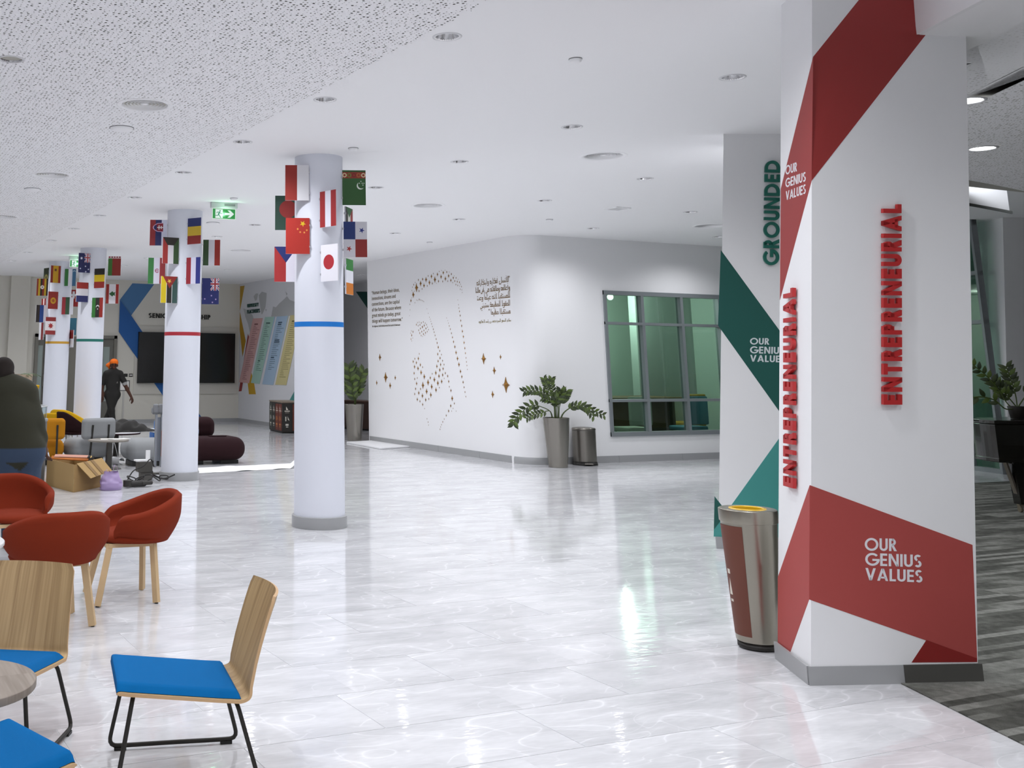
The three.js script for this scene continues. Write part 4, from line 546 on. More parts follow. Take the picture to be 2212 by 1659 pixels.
// ================================================================ PLACEMENT BOARD WALL
{
  const bw = plane(V3(BOARDX, 0, -24), V3(0, 0, 1), V3(0, 1, 0)), at = (px, py, d = 0.001) => { const p = bw(px, py); p.x = BOARDX - d; p.z = Math.max(p.z, SCRZ + 0.03); return p; };
  const g = thing('placement_display', 'coloured ribbons, slanted list panels and grey world map on the far white wall', 'wall graphic');
  const P = (name, pts, c, d = 0.001, th = 0.002) => obj(name, slab(pts.map(p => at(...p, d)), th), M(c, 0.65), g);
  P('yellow_ribbon', [[514.6, 619], [528.5, 617], [517.3, 673], [510.4, 673], [511.5, 632]], 0xb8912a); P('yellow_ribbon', [[510.4, 673], [517.3, 673], [531, 737], [524, 771], [510.4, 712]], 0xb58a20); P('yellow_ribbon', [[543, 804], [549, 828], [552.7, 851.7], [538, 851.7], [535.3, 828]], 0xc49a20);
  P('red_ribbon', [[536, 721], [540, 735], [522, 845], [508, 845]], 0x8c302e, 0.003);
  const GREYMAP = 0xb4b6b6;
  P('map_land', [[548, 640], [553, 634], [558, 634], [555, 648], [551, 650]], GREYMAP); P('map_land', [[559, 638], [566, 630], [576, 633], [575, 650], [573, 665], [567, 678], [565, 679], [562, 660]], GREYMAP); P('map_land', [[526, 666], [535, 670], [545, 680], [548, 688], [545, 700], [540, 718], [536, 700], [530, 684]], GREYMAP); P('map_land', [[586, 684], [590, 662], [596, 664], [604, 655], [612, 648], [620, 640], [626, 648], [637, 652], [637, 682]], GREYMAP); P('map_land', [[573, 668], [576, 668], [575, 673]], GREYMAP); P('map_land', [[617, 630], [621, 635], [619, 638]], GREYMAP);
  const tx = canvasTex(1024, 1024, (c, w, h) => { ['#d5a9a5', '#a9cdbf', '#a9c2d8', '#cfc48e'].forEach((col, i) => { c.fillStyle = col; c.fillRect(i * 256, 0, 256, h); c.fillStyle = ['#7a4a48', '#3f5f56', '#3f5468', '#6a6236'][i]; let q = 91 + i * 37; const r = () => (q = (q * 1103515245 + 12345) >>> 0) / 4294967296; for (let k = 0; k < [31, 26, 25, 29][i]; k++) { const y = 90 + k * 29; if ([[0], [0, 20], [0, 1, 9, 10, 18], [0]][i].includes(k)) c.fillRect(i * 256 + 70, y - 8, 60 + r() * 60, 20); else c.fillRect(i * 256 + 62, y, 50 + r() * 110, 6); } }); });
  const PM = M(0xffffff, 0.65, 0, { map: tx });
  [[[517, 825.6], [538.6, 828], [568, 687], [547, 688]], [[542.5, 827], [561, 829.5], [595, 684], [573, 685]], [[567, 830], [590.6, 831.7], [624, 682], [598, 684]], [[595, 831], [619, 832], [652, 680], [627.5, 681]]].forEach((q, i) => { const s = slab(q.map(p => at(...p, 0.004)), 0.004, [0, 1, 3]), uv = s.attributes.uv; for (let k = 0; k < uv.count; k++) uv.setX(k, (i + 0.02 + uv.getX(k) * 0.96) / 4); obj('list_panel', s, PM, g); });
  const T = M(0x234b43, 0.6), N = V3(-1, 0, 0);
  for (const [s, a, b, c] of [['UNIVERSITY', [534.8, 664.5], [559, 661.5], [534.8, 657]], ['PLACEMENTS', [534.8, 677.5], [562, 675], [534.8, 669.5]]]) { const p0 = at(...a), p1 = at(...b), p2 = at(...c); letters(s, p0, p1, p2.clone().sub(p0), { mat: T, parent: g, depth: 0.012, t: 0.22, gap: 0.14, out: N, off: 0.002, merged: true, name: 'title_word' }); }
  P('teal_corner', [[599, 913], [640, 838], [640, 916], [605, 914]], 0x4b938c);
  // passage mural corner and cabinet
  const ps = plane(V3(13.5, 0, -24), V3(0, 0, 1), V3(0, 1, 0)), m = thing('green_corner_graphic', 'dark green triangle painted high on the passage wall', 'wall graphic');
  obj('triangle', slab([[769, 630], [800, 630], [800, 675]].map(p => { const q = ps(...p); q.x = 13.499; return q; }), 0.002), M(0x1f5a52, 0.6), m);
  const cp = F(788, 928), cb = thing('low_cabinet', 'dark brown low cabinet in the passage behind the planter', 'cabinet', V3(cp.x, 0, cp.z), 0.2); obj('body', rbox(0.5, 0.62, 1.2, 0.01, 0, 0.35, 0), M(0x4a3226, 0.5), cb); obj('top', box(0.54, 0.03, 1.24, 0, 0.675, 0), M(0x5e4434, 0.5), cb); obj('kick', box(0.44, 0.04, 1.1, 0, 0.02, 0), BLACK, cb);
}
// ================================================================ EXIT SIGNS
{
  const tx = canvasTex(512, 256, (c, w, h) => { c.fillStyle = '#eafff0'; c.fillRect(0, 0, w, h); c.fillStyle = '#2f9c4c'; c.fillRect(14, 14, w - 28, h - 28); c.fillStyle = '#f2fffb'; c.fillRect(70, 24, 160, 208); c.strokeStyle = '#1f8a6a'; c.fillStyle = '#1f8a6a'; c.lineWidth = 20; c.lineCap = 'round'; const l = (...p) => { c.beginPath(); for (let i = 0; i < p.length; i += 2) c.lineTo(p[i], p[i + 1]); c.stroke(); }; c.beginPath(); c.arc(170, 62, 15, 0, 7); c.fill(); c.lineWidth = 26; l(158, 92, 140, 140); c.lineWidth = 13; l(158, 92, 118, 90, 100, 112); l(160, 95, 188, 120, 222, 124); c.lineWidth = 15; l(140, 142, 160, 175, 186, 218); l(140, 142, 128, 168, 78, 172); c.fillStyle = '#f2fffb'; c.beginPath(); c.moveTo(330, 40); c.lineTo(390, 40); c.lineTo(474, 126); c.lineTo(390, 212); c.lineTo(330, 212); c.lineTo(385, 156); c.lineTo(275, 156); c.lineTo(275, 100); c.lineTo(385, 100); c.fill(); });
  const face = new THREE.MeshPhysicalMaterial({ color: 0x404040, roughness: 0.4, map: tx, emissive: 0xffffff, emissiveMap: tx, emissiveIntensity: 0.75 });
  for (const [px, py, w, label] of [[484, 438, 0.335, 'green running-man exit sign hanging near the column with the red band'], [167, 553.5, 0.3, 'green running-man exit sign hanging behind the column with the green band']]) {
    const p = F(px, py, CH), t = thing('exit_sign', label, 'exit sign', p, -0.1), h = 0.15;
    obj('ceiling_box', rbox(w * 1.12, 0.075, 0.07, 0.006, 0, -0.04, 0), M(0xc9c9cc, 0.5), t); obj('lamp_cover', box(w * 0.45, 0.03, 0.01, w * 0.22, -0.035, 0.036), M(0x8e8f90, 0.4), t);
    const g = new THREE.BoxGeometry(w, h, 0.012); obj('legend_panel', g, [BOARDEDGE, BOARDEDGE, BOARDEDGE, BOARDEDGE, face, face], t).position.set(0, -0.155, 0);
    const L = new THREE.PointLight(0x9fe8b4, 0.12, 0, 2); L.position.set(p.x, p.y - 0.155, p.z + 0.06); L.castShadow = true; scene.add(L);
  }
}
// ================================================================ FURNITURE
// ---- rust tub chairs on ash legs
function tubShell({ hw, hd, yb, top, arm, th, span = 128, foot = 0.7, flare = 1.05, power = 1 }) {
  const nu = 48, nv = 22, prof = (a, v) => {   // a in -1..1 along the shell, v round the section
    const th0 = a * span * Math.PI / 180, k = Math.abs(a), endR = k > 0.86 ? Math.sqrt(Math.max(0, 1 - ((k - 0.86) / 0.14) ** 2)) : 1;
    const yt0 = lerp(top, arm, smooth((k - 0.12) / 0.8) ** power), yt = yb + 0.04 + (yt0 - yb - 0.04) * (0.35 + 0.65 * endR), T = th * (0.35 + 0.65 * endR);
    const outer = v < 0.5, s = outer ? v / 0.46 : (1 - v) / 0.46, sc = clamp(s), y = lerp(yb, yt, sc);
    const f = lerp(foot, 1, Math.sin(Math.min(1, sc * 1.5) * Math.PI / 2)) * lerp(1, flare, sc * (1 - k * 0.5));
    let ins = outer ? 0 : T; if (v > 0.46 && v < 0.54) { const q = (v - 0.46) / 0.08; ins = T * q; }
    const yy = v > 0.46 && v < 0.54 ? yt + Math.sin((v - 0.46) / 0.08 * Math.PI) * T * 0.35 : y;
    return [Math.sin(th0) * (hw * f - ins), yy, -Math.cos(th0) * (hd * f - ins)];
  };
  const g = surf((u, v) => prof(u * 2 - 1, v), nu, nv);
  const cap = (a) => { const c = []; for (let j = 0; j <= nv; j++) c.push(prof(a, j / nv)); const m = c.reduce((s, p) => [s[0] + p[0] / c.length, s[1] + p[1] / c.length, s[2] + p[2] / c.length], [0, 0, 0]), pos = []; for (let j = 0; j < nv; j++) pos.push(...(a > 0 ? [...c[j], ...c[j + 1], ...m] : [...c[j + 1], ...c[j], ...m])); const q = new THREE.BufferGeometry(); q.setAttribute('position', new THREE.Float32BufferAttribute(pos, 3)); q.computeVertexNormals(); return q; };
  return [g, cap(1), cap(-1)];
}
{
  function tub(p, turn, label) {
    const t = thing('tub_chair', label, 'chair', p, turn, 'rust tub chairs');
    obj('shell', tubShell({ hw: 0.325, hd: 0.29, yb: 0.385, top: 0.685, arm: 0.56, th: 0.055, span: 138, foot: 0.72, flare: 1.03 }), RUST, t).position.z = -0.02;
    obj('seat_cushion', lathe([[0.0005, 0.455], [0.18, 0.452], [0.245, 0.44], [0.262, 0.415], [0.25, 0.392], [0.0005, 0.385]], 40).scale(1.06, 1, 1).translate(0, 0, 0.02), RUST, t);
    for (const [sx, sz] of [[1, 1], [-1, 1], [1, -1], [-1, -1]]) { const l = obj('leg', [bar([sx * 0.165, 0.372, 0.06 + sz * 0.15], [sx * 0.225, 0.006, 0.09 + sz * 0.2], 0.042, 0.03)], ASH, t); obj('glide', cyl(0.012, 0.012, 0.008, sx * 0.225, 0.004, 0.09 + sz * 0.2, 10), BLACK, l); }
    obj('under_frame', [bar([-0.17, 0.372, -0.09], [0.17, 0.372, -0.09], 0.026, 0.05), bar([-0.17, 0.372, 0.21], [0.17, 0.372, 0.21], 0.026, 0.05), bar([0.165, 0.374, -0.1], [0.165, 0.374, 0.22], 0.04, 0.026), bar([-0.165, 0.374, -0.1], [-0.165, 0.374, 0.22], 0.04, 0.026)], ASH, t);
    obj('maker_tag', box(0.004, 0.016, 0.012, -0.318, 0.47, 0.02), M(0xc8c4bc, 0.6), t);
    return t;
  }
  tub(V3(2.13, 0, -7.52), -Math.PI / 2 - 0.06, 'rust fabric tub chair seen from its side, turned towards the white table');
  tub(V3(1.44, 0, -6.9), Math.PI + 0.12, 'rust fabric tub chair with its back to the oak lounge chairs');
  tub(V3(1.47, 0, -8.72), 0.1, 'rust fabric tub chair in front of the man in the olive shirt');
  const e = F(8, 1163, 0.7), t = thing('white_round_table', 'white round table between the rust tub chairs', 'table', V3(e.x - 0.35, 0, e.z));
  obj('table_top', lathe([[0.0005, 0.7], [0.345, 0.7], [0.352, 0.694], [0.352, 0.68], [0.345, 0.674], [0.0005, 0.674]], 48), M(0xdcdcdc, 0.4), t); obj('pedestal', cyl(0.03, 0.03, 0.66, 0, 0.345, 0, 20), M(0xb8b8b6, 0.4), t); obj('foot_disc', lathe([[0.0005, 0.02], [0.05, 0.018], [0.22, 0.006], [0.22, 0.001]], 40), M(0xb8b8b6, 0.4), t);
}
// ---- oak lounge chairs with blue pads on black sled frames
{
  const prof = [[0.25, 0.352], [0.247, 0.357], [0.2, 0.353], [0, 0.332], [-0.18, 0.314], [-0.235, 0.312], [-0.262, 0.325], [-0.278, 0.36], [-0.31, 0.44], [-0.36, 0.57], [-0.405, 0.683]];
  const half = s => s < 0.5 ? lerp(0.238, 0.248, s * 2) : lerp(0.245, 0.228, (s - 0.5) * 2);
  function shellPly(th) {
    const n = prof.length - 1, c = new THREE.CatmullRomCurve3(prof.map(p => V3(0, p[1], p[0])), false, 'centripetal'), N = 40, W = 14;
    const pt = (u, v, s) => { const p = c.getPoint(u), tg = c.getTangent(u), nx = V3(0, tg.z, -tg.y).multiplyScalar(-1), edge = u < 0.05 ? Math.sqrt(Math.max(0.25, 1 - ((0.05 - u) / 0.05) ** 2)) : u > 0.97 ? 1 - ((u - 0.97) / 0.03) ** 2 * 0.06 : 1; const x = (v * 2 - 1) * half(u) * (u < 0.05 ? 0.9 + 0.1 * edge : edge), bend = smooth((u - 0.55) / 0.45) * 0.045 * (v * 2 - 1) ** 2; return [x, p.y + nx.y * s * th + 0, p.z + nx.z * s * th + bend]; };
    const top = surf((v, u) => pt(u, v, 0.5), W, N), bot = surf((v, u) => pt(u, 1 - v, -0.5), W, N), edges = [];
    edges.push(surf((s, u) => pt(u, 1, 0.5 - s), 1, N), surf((s, u) => pt(u, 0, s - 0.5), 1, N), surf((v, s) => pt(0, v, s - 0.5), W, 1), surf((v, s) => pt(1, v, 0.5 - s), W, 1));
    return { faces: [top, bot], edges, pt };
  }
  const ply = shellPly(0.012);
  const padShape = surf((u, v) => { const s = 0.028 + v * 0.455, a = (u * 2 - 1); const edge = Math.min(1, (1 - Math.abs(a)) * 7, v * 9, (1 - v) * 12); const p = ply.pt(s, 0.5 + a * 0.475 * (v < 0.08 ? 0.93 + 0.07 * Math.sqrt(v / 0.08) : 1), 0.5); return [p[0], p[1] + 0.002 + 0.026 * Math.sqrt(Math.max(0, edge)), p[2]]; }, 28, 36);
  function lounge(p, turn, label) {
    const t = thing('lounge_chair', label, 'chair', p, turn, 'oak lounge chairs');
    const sh = obj('plywood_shell', ply.faces, OAK, t); obj('shell_edge', ply.edges, OAKEDGE, sh);
    obj('seat_pad', padShape, BLUE, t);
    for (const s of [-1, 1]) {
      const f = obj('sled_frame', bentTube([[s * 0.06, 0.33, 0.17], [s * 0.205, 0.335, 0.19], [s * 0.262, 0.018, 0.25], [s * 0.262, 0.018, -0.3], [s * 0.205, 0.3, -0.215], [s * 0.06, 0.295, -0.2]], 0.009, 0.04), DARKMETAL, t);
      for (const z of [0.2, -0.25]) obj('glide', box(0.02, 0.012, 0.05, s * 0.262, 0.0065, z), BLACK, f);
    }
    obj('seat_brace', [rod([0.06, 0.33, 0.17], [-0.06, 0.33, 0.17], 0.009), rod([0.06, 0.295, -0.2], [-0.06, 0.295, -0.2], 0.009)], DARKMETAL, t);
    return t;
  }
  lounge(V3(1.44, 0, -4.41), Math.atan2(-0.98, -0.198), 'oak lounge chair with blue pad standing apart, facing the grey round table');
  lounge(V3(0.78, 0, -4.88), -0.52, 'oak lounge chair with blue pad behind the grey round table, backrest to the rust chairs');
  lounge(V3(0.53, 0, -3.72), 1.9, 'oak lounge chair with blue pad whose seat corner points at the grey round table');
  const t = thing('grey_round_table', 'low round table with a grey wood top between the oak lounge chairs', 'table', V3(0.54, 0, -4.285));
  const g = lathe([[0.0005, 0.45], [0.298, 0.45], [0.302, 0.446], [0.302, 0.424], [0.298, 0.42], [0.0005, 0.42]], 64), uv = g.attributes.uv, q = g.attributes.position; for (let i = 0; i < q.count; i++) uv.setXY(i, q.getX(i) * 1.6, q.getZ(i) * 1.6);
  obj('table_top', g, GREYWOOD, t); obj('pedestal', cyl(0.025, 0.025, 0.41, 0, 0.215, 0, 20), DARKMETAL, t); obj('foot_disc', lathe([[0.0005, 0.014], [0.2, 0.01], [0.205, 0.001]], 40), DARKMETAL, t);
}
// ---- soft seating by the far columns
const soft = (w, h, d, r, x, y, z) => rbox(w, h, d, r, x, y, z, 6);
{
  let p = F(300, 1004); let t = thing('grey_bench', 'low rounded grey fabric bench beside the column with the red band', 'bench', V3(p.x + 0.06, 0, p.z), -0.05);
  obj('cushion', soft(0.8, 0.33, 0.72, 0.15, 0.08, 0.235, 0), GREYFAB, t); obj('foot', box(0.6, 0.07, 0.5, 0.08, 0.035, 0), BLACK, t);
  p = F(470, 1003); t = thing('maroon_sofa', 'low dark maroon sofa with round cushions behind the column with the red band', 'sofa', V3(p.x + 0.02, 0, p.z - 0.35), 0.02);
  obj('seat', soft(1.1, 0.36, 0.72, 0.17, -0.1, 0.235, 0.1), MAROON, t); obj('back_cushion', soft(0.9, 0.34, 0.3, 0.13, -0.28, 0.53, -0.38), MAROON, t); for (const s of [-1, 1]) obj('foot', box(0.3, 0.055, 0.4, -0.1 + s * 0.3, 0.0285, 0.1), BLACK, t);
  // grey and amber occasional chairs with a pad back on two dark bars
  function padChair(px, py, turn, mat, label, k = 1) {
    const b = F(px, py), c = thing('pad_chair', label, 'chair', V3(b.x, 0, b.z), turn);
    obj('seat', soft(0.62 * k, 0.3, 0.6, 0.13, 0, 0.25, 0.05), mat, c); obj('foot', box(0.4 * k, 0.1, 0.4, 0, 0.05, 0.05), BLACK, c); obj('backrest', soft(0.58 * k, 0.32, 0.13, 0.1, 0, 0.56, -0.34), mat, c);
    for (const s of [-1, 1]) obj('back_bar', bar([s * 0.15 * k, 0.02, -0.35], [s * 0.14 * k, 0.62, -0.42], 0.03, 0.012), DARKMETAL, c);
    return c;
  }
  padChair(188, 1002, Math.PI + 0.25, GREYFAB, 'grey pad-back chair seen from behind its two dark bars');
  padChair(98, 1003, Math.PI - 0.1, AMBER, 'amber pad-back chair beside the grey counter', 0.85);
  // maroon and yellow chairs behind
  const sh = (q, turn, mat, label, name, o) => { const c = thing(name, label, 'chair', q, turn); obj('shell', tubShell(o), mat, c); obj('seat', lathe([[0.0005, 0.45], [0.2, 0.45], [0.25, 0.42], [0.24, 0.39], [0.0005, 0.385]], 32), mat, c); for (const [sx, sz] of [[1, 1], [-1, 1], [1, -1], [-1, -1]]) obj('leg', rod([sx * 0.15, 0.39, sz * 0.15], [sx * 0.23, 0.002, sz * 0.21], 0.012, 0.012), M(0xc9c9c6, 0.4, 0.4), c); obj('under_plate', box(0.34, 0.012, 0.34, 0, 0.384, 0), DARKMETAL, c); return c; };
  const yo = { hw: 0.36, hd: 0.33, yb: 0.385, top: 0.72, arm: 0.52, th: 0.03, span: 120, foot: 0.6, flare: 1.06 };
  p = F(138, 990); sh(V3(p.x, 0, p.z - 0.4), 2.6, YELLOW, 'bright yellow tub chair behind the grey pad-back chair', 'yellow_tub_chair', yo);
  p = F(160, 972); sh(V3(p.x - 0.1, 0, p.z), 2.2, YELLOW, 'bright yellow tub chair half hidden behind the column with the green band', 'yellow_tub_chair', yo);
  p = F(163, 985); sh(V3(p.x - 0.1, 0, p.z + 0.3), 1.9, MAROON, 'dark maroon tub chair peeping out behind the grey pad-back chair', 'maroon_tub_chair', { ...yo, hw: 0.3, hd: 0.3, top: 0.75 });
  // low round table with papers
  p = F(232, 1013); t = thing('side_table', 'small round side table with papers before the grey bench', 'table', V3(p.x, 0, p.z)); obj('table_top', lathe([[0.0005, 0.43], [0.3, 0.43], [0.31, 0.424], [0.305, 0.405], [0.0005, 0.402]], 48), M(0x837d74, 0.5), t); obj('pedestal', rbox(0.075, 0.4, 0.075, 0.01, 0.02, 0.205, 0), M(0x4a4742, 0.5), t); obj('foot_disc', lathe([[0.0005, 0.02], [0.2, 0.014], [0.21, 0.001]], 40), M(0x3c3a36, 0.5), t);
  const pp = V3(p.x, 0.4305, p.z); [[0.16, 0.02, 0.3], [0.05, -0.08, -0.2]].forEach(([x, z, r], i) => { const s = thing('paper_sheet', i ? 'cream paper sheet lying under another on the small side table' : 'white paper sheet on top of the small side table', 'paper', pp.clone().add(V3(x, (1 - i) * 0.004, z)), r); obj('sheet', surf((u, v) => [(u - 0.5) * 0.3, 0.001 + 0.012 * (1 - i) * (u - 0.5) ** 2 * (v + 0.3), (v - 0.5) * 0.21], 8, 6), M(i ? 0xd9c9b4 : 0xf4f2ee, 0.8, 0, { side: THREE.DoubleSide }), s); obj('under_sheet', box(0.29, 0.001, 0.2, 0, 0.0006, 0), M(0xe9e6e0, 0.8), s); });
  // white round table further back with a dark edge
  p = F(250, 985); t = thing('low_white_table', 'low white topped table with a maroon edge beyond the grey pad-back chair', 'table', V3(p.x, 0, p.z)); obj('table_top', cyl(0.42, 0.42, 0.012, 0, 0.4, 0, 48), M(0xe2e2e4, 0.4), t); obj('edge_band', cyl(0.415, 0.41, 0.025, 0, 0.381, 0, 48), MAROON, t); obj('pedestal', cyl(0.04, 0.05, 0.37, 0, 0.185, 0, 20), DARKMETAL, t);
  // black cloth heaped on that table
  const cl = thing('black_cloth', 'crumpled black fabric heaped on the low white table', 'cloth', V3(p.x + 0.18, 0.407, p.z), 0.1);
  const heap = (amp, w, d, ph) => surf((u, v) => { const x = (u - 0.5) * w, z = (v - 0.5) * d, e = Math.max(0, 1 - (2 * u - 1) ** 2) ** 0.5 * Math.max(0, 1 - (2 * v - 1) ** 2) ** 0.5; return [x, 0.003 + amp * e * (0.45 + 0.3 * n1(u * 6 + ph, v * 5) + 0.35 * Math.abs(Math.sin(u * 9 + v * 7 + ph))) , z + 0.03 * Math.sin(u * 11 + ph)]; }, 40, 26);
  obj('folds', heap(0.2, 0.75, 0.5, 1.3), M(0x1d1b18, 0.8, 0, { side: THREE.DoubleSide }), cl); obj('hem', heap(0.07, 0.85, 0.36, 4.1).translate(0.08, 0, 0.05), M(0x242220, 0.8, 0, { side: THREE.DoubleSide }), cl);
  // white sheet hanging from the bench, rolled at its lower edge
  p = F(245, 1004); t = thing('white_vinyl_sheet', 'white sheet drooping from the grey bench into a loose roll', 'sheet', V3(p.x - 0.1, 0, p.z + 0.05), 0.2);
  obj('drape', surf((u, v) => { const a = v * 2.2; return [0.02 + 0.12 * (1 - u) + 0.1 * v, 0.38 - 0.36 * v + 0.02 * Math.sin(u * 6), 0.28 * (u - 0.5) + 0.03 * Math.sin(a)]; }, 14, 20), M(0xf1f1f2, 0.6, 0, { side: THREE.DoubleSide }), t);
  obj('roll', surf((u, v) => { const a = u * Math.PI * 1.7; return [0.16 + 0.05 * Math.cos(a), 0.062 + 0.05 * Math.sin(a), (v - 0.5) * 0.3]; }, 24, 3), M(0xdededf, 0.6, 0, { side: THREE.DoubleSide }), t);
  // drop sheet on the floor
  const c4 = [[428, 1023], [640, 1012], [640, 1001], [428, 1011]].map(q => F(...q)), ds = thing('drop_sheet', 'long white protective sheet lying on the floor between two columns', 'sheet');
  obj('sheet', surf((u, v) => { const a = c4[0].clone().lerp(c4[1], u), b = c4[3].clone().lerp(c4[2], u), q = a.lerp(b, v); return [q.x, 0.004 + 0.01 * Math.max(0, Math.sin(u * 17 + v * 3)) * n1(u * 9, v * 3 + 2) + (u > 0.94 ? (u - 0.94) * 1.2 : 0), q.z]; }, 60, 12), M(0xf3f3f3, 0.7, 0, { side: THREE.DoubleSide }), ds);
  // two bottles and a wrapper on the sofa
  const so = F(470, 1003);
  [[440, 0.3, 0.042, 'tall clear water bottle with pale cap on the maroon sofa'], [449, 0.225, 0.034, 'short clear water bottle with white cap on the maroon sofa']].forEach(([px, h, r, l], i) => { const d = V3(so.x - 0.1 + (px - 470) / 133 - 0.06, 0.417, so.z - 0.25 + i * 0.12), b = thing('water_bottle', l, 'bottle', d); obj('body', lathe([[0.0005, 0.002], [r, 0.004], [r, h * 0.62], [r * 0.8, h * 0.75], [r * 0.35, h * 0.88], [r * 0.33, h * 0.94]], 24), M(0xdfeaf2, 0.05, 0, { transmission: 0.9, thickness: 0, ior: 1.33 }), b); obj('label', new THREE.CylinderGeometry(r * 1.01, r * 1.01, h * 0.28, 24, 1, true).translate(0, h * 0.38, 0), M(i ? 0x6f86b8 : 0x8fb0d6, 0.5), b); obj('cap', cyl(r * 0.4, r * 0.4, h * 0.07, 0, h * 0.965, 0, 16), M(i ? 0xf2f2f4 : 0xb9bfe0, 0.5), b); });
  { const w = thing('plastic_wrapper', 'crumpled clear wrapper beside the bottles on the maroon sofa', 'wrapper', V3(so.x - 0.5, 0.416, so.z - 0.12)); obj('film', heap(0.06, 0.2, 0.14, 2.2), M(0xe8e8ea, 0.3, 0, { side: THREE.DoubleSide }), w); obj('fold', heap(0.04, 0.12, 0.1, 5).translate(0.06, 0, 0.03), M(0xd2d4d8, 0.3, 0, { side: THREE.DoubleSide }), w);
    const tb = thing('tablet', 'thin dark tablet lying on the maroon sofa', 'tablet', V3(so.x + 0.06, 0.417, so.z - 0.2)); obj('body', rbox(0.26, 0.012, 0.17, 0.004, 0, 0.007, 0), MAROON, tb); obj('glass', box(0.2, 0.001, 0.13, 0, 0.0135, 0), M(0x3a2a2c, 0.15), tb); }
  // aluminium trolley against the column
  p = F(341, 1031); t = thing('folded_trolley', 'folded grey aluminium trolley with orange grip leaning at the column', 'trolley', V3(p.x, 0, p.z), 0.15);
  obj('frame_rail', rbox(0.035, 0.72, 0.03, 0.006, -0.05, 0.5, 0), M(0xa9adb2, 0.4, 0.6), t); obj('frame_rail', rbox(0.035, 0.72, 0.03, 0.006, 0.04, 0.5, 0), M(0xa9adb2, 0.4, 0.6), t); obj('face_plate', box(0.1, 0.6, 0.008, 0, 0.52, -0.016), M(0x9aa0a6, 0.45, 0.5), t); obj('orange_grip', rbox(0.03, 0.36, 0.035, 0.01, 0.045, 0.46, 0.02), M(0xc0602c, 0.6), t); for (const y of [0.8, 0.55, 0.3]) obj('bolt', cyl(0.01, 0.01, 0.045, -0.05, y, 0, 10).rotateX(0), BLACK, t); obj('base_plate', box(0.2, 0.02, 0.16, 0, 0.06, 0.05), M(0x55534e, 0.5), t); for (const s of [-1, 1]) obj('wheel', new THREE.CylinderGeometry(0.05, 0.05, 0.03, 20).rotateZ(Math.PI / 2).translate(s * 0.1, 0.0505, -0.02), BLACK, t);
  const gl = thing('work_gloves', 'pair of grey work gloves stuck on top of the folded trolley', 'gloves', V3(p.x - 0.02, 0.865, p.z)); for (const s of [-1, 1]) { const g = obj('glove', [soft(0.075, 0.13, 0.05, 0.024, s * 0.04, 0.075, 0), soft(0.03, 0.08, 0.035, 0.014, s * 0.04 - 0.045, 0.05, 0)], M(0x8b8d8f, 0.85), gl); obj('cuff', soft(0.085, 0.03, 0.055, 0.012, s * 0.04, 0.012, 0), M(0x6f7173, 0.85), g); }
  // blue cool box
  p = F(322, 985); t = thing('cool_box', 'blue cool box with white lid and carry handle behind the grey bench', 'cool box', V3(p.x + 0.36, 0, p.z - 0.5)); obj("body", rbox(0.36, 0.36, 0.28, 0.02, 0, 0.182, 0), M(0x1f66b4, 0.5), t); obj('lid', rbox(0.38, 0.06, 0.3, 0.02, 0, 0.392, 0), M(0xdfe6ee, 0.5), t); obj('handle', bentTube([[-0.13, 0.4, 0], [-0.13, 0.56, 0], [0.13, 0.56, 0], [0.13, 0.4, 0]], 0.011, 0.03), M(0x5f86bd, 0.5), t);
  // power tool and cable on the floor
  p = F(290, 1053); t = thing('angle_grinder', 'black power tool lying on the floor by the lilac bag', 'power tool', V3(p.x, 0, p.z), 0.2); obj('body', new THREE.CapsuleGeometry(0.04, 0.2, 6, 14).rotateZ(Math.PI / 2).translate(0.04, 0.045, 0), M(0x24221f, 0.6), t); obj('head', cyl(0.055, 0.055, 0.08, -0.1, 0.056, 0, 18).rotateX(0), M(0x2e2c28, 0.6), t); obj('grip', soft(0.16, 0.05, 0.06, 0.02, 0.17, 0.05, 0.02), M(0x33312d, 0.6), t);
  { const q = F(326, 1043), c = thing('power_cable', 'tangled black cable on the floor at the foot of the trolley', 'cable', V3(q.x, 0, q.z)); const pts = []; for (let i = 0; i < 26; i++) pts.push([-0.3 + i * 0.022 + 0.09 * Math.cos(i * 1.25), 0.012 + 0.09 * Math.abs(Math.sin(i * 0.8)), 0.1 * Math.sin(i * 1.25)]); obj('cord', tube(pts, 0.008, 160, 6), M(0x1c1a17, 0.6), c); obj('loop', tube([[-0.35, 0.01, 0.02], [-0.25, 0.16, 0.0], [-0.1, 0.22, -0.02], [0.0, 0.3, -0.05], [0.05, 0.2, -0.04]], 0.008, 40, 6), M(0x1c1a17, 0.6), c);
    const s = thing('work_stand_box', 'small grey junction box with white flap standing by the column', 'junction box', V3(q.x + 0.02, 0, q.z - 0.35)); obj('body', rbox(0.2, 0.14, 0.16, 0.01, -0.02, 0.18, 0), M(0x4a4843, 0.6), s); obj('flap', box(0.2, 0.02, 0.14, -0.05, 0.262, 0), M(0xeeeeee, 0.6), s); obj('flap', box(0.06, 0.13, 0.02, 0.03, 0.33, 0), M(0xf4f4f4, 0.6), s); obj('leg', box(0.16, 0.11, 0.1, 0, 0.055, 0), M(0x5d5b56, 0.6), s); }
  // lilac bag
  p = F(239, 1058); t = thing('plastic_bag', 'lilac plastic carrier bag standing on the marble floor', 'bag', V3(p.x, 0, p.z));
  const LILAC = M(0xb9a3cf, 0.35, 0, { transmission: 0.25, thickness: 0, side: THREE.DoubleSide });
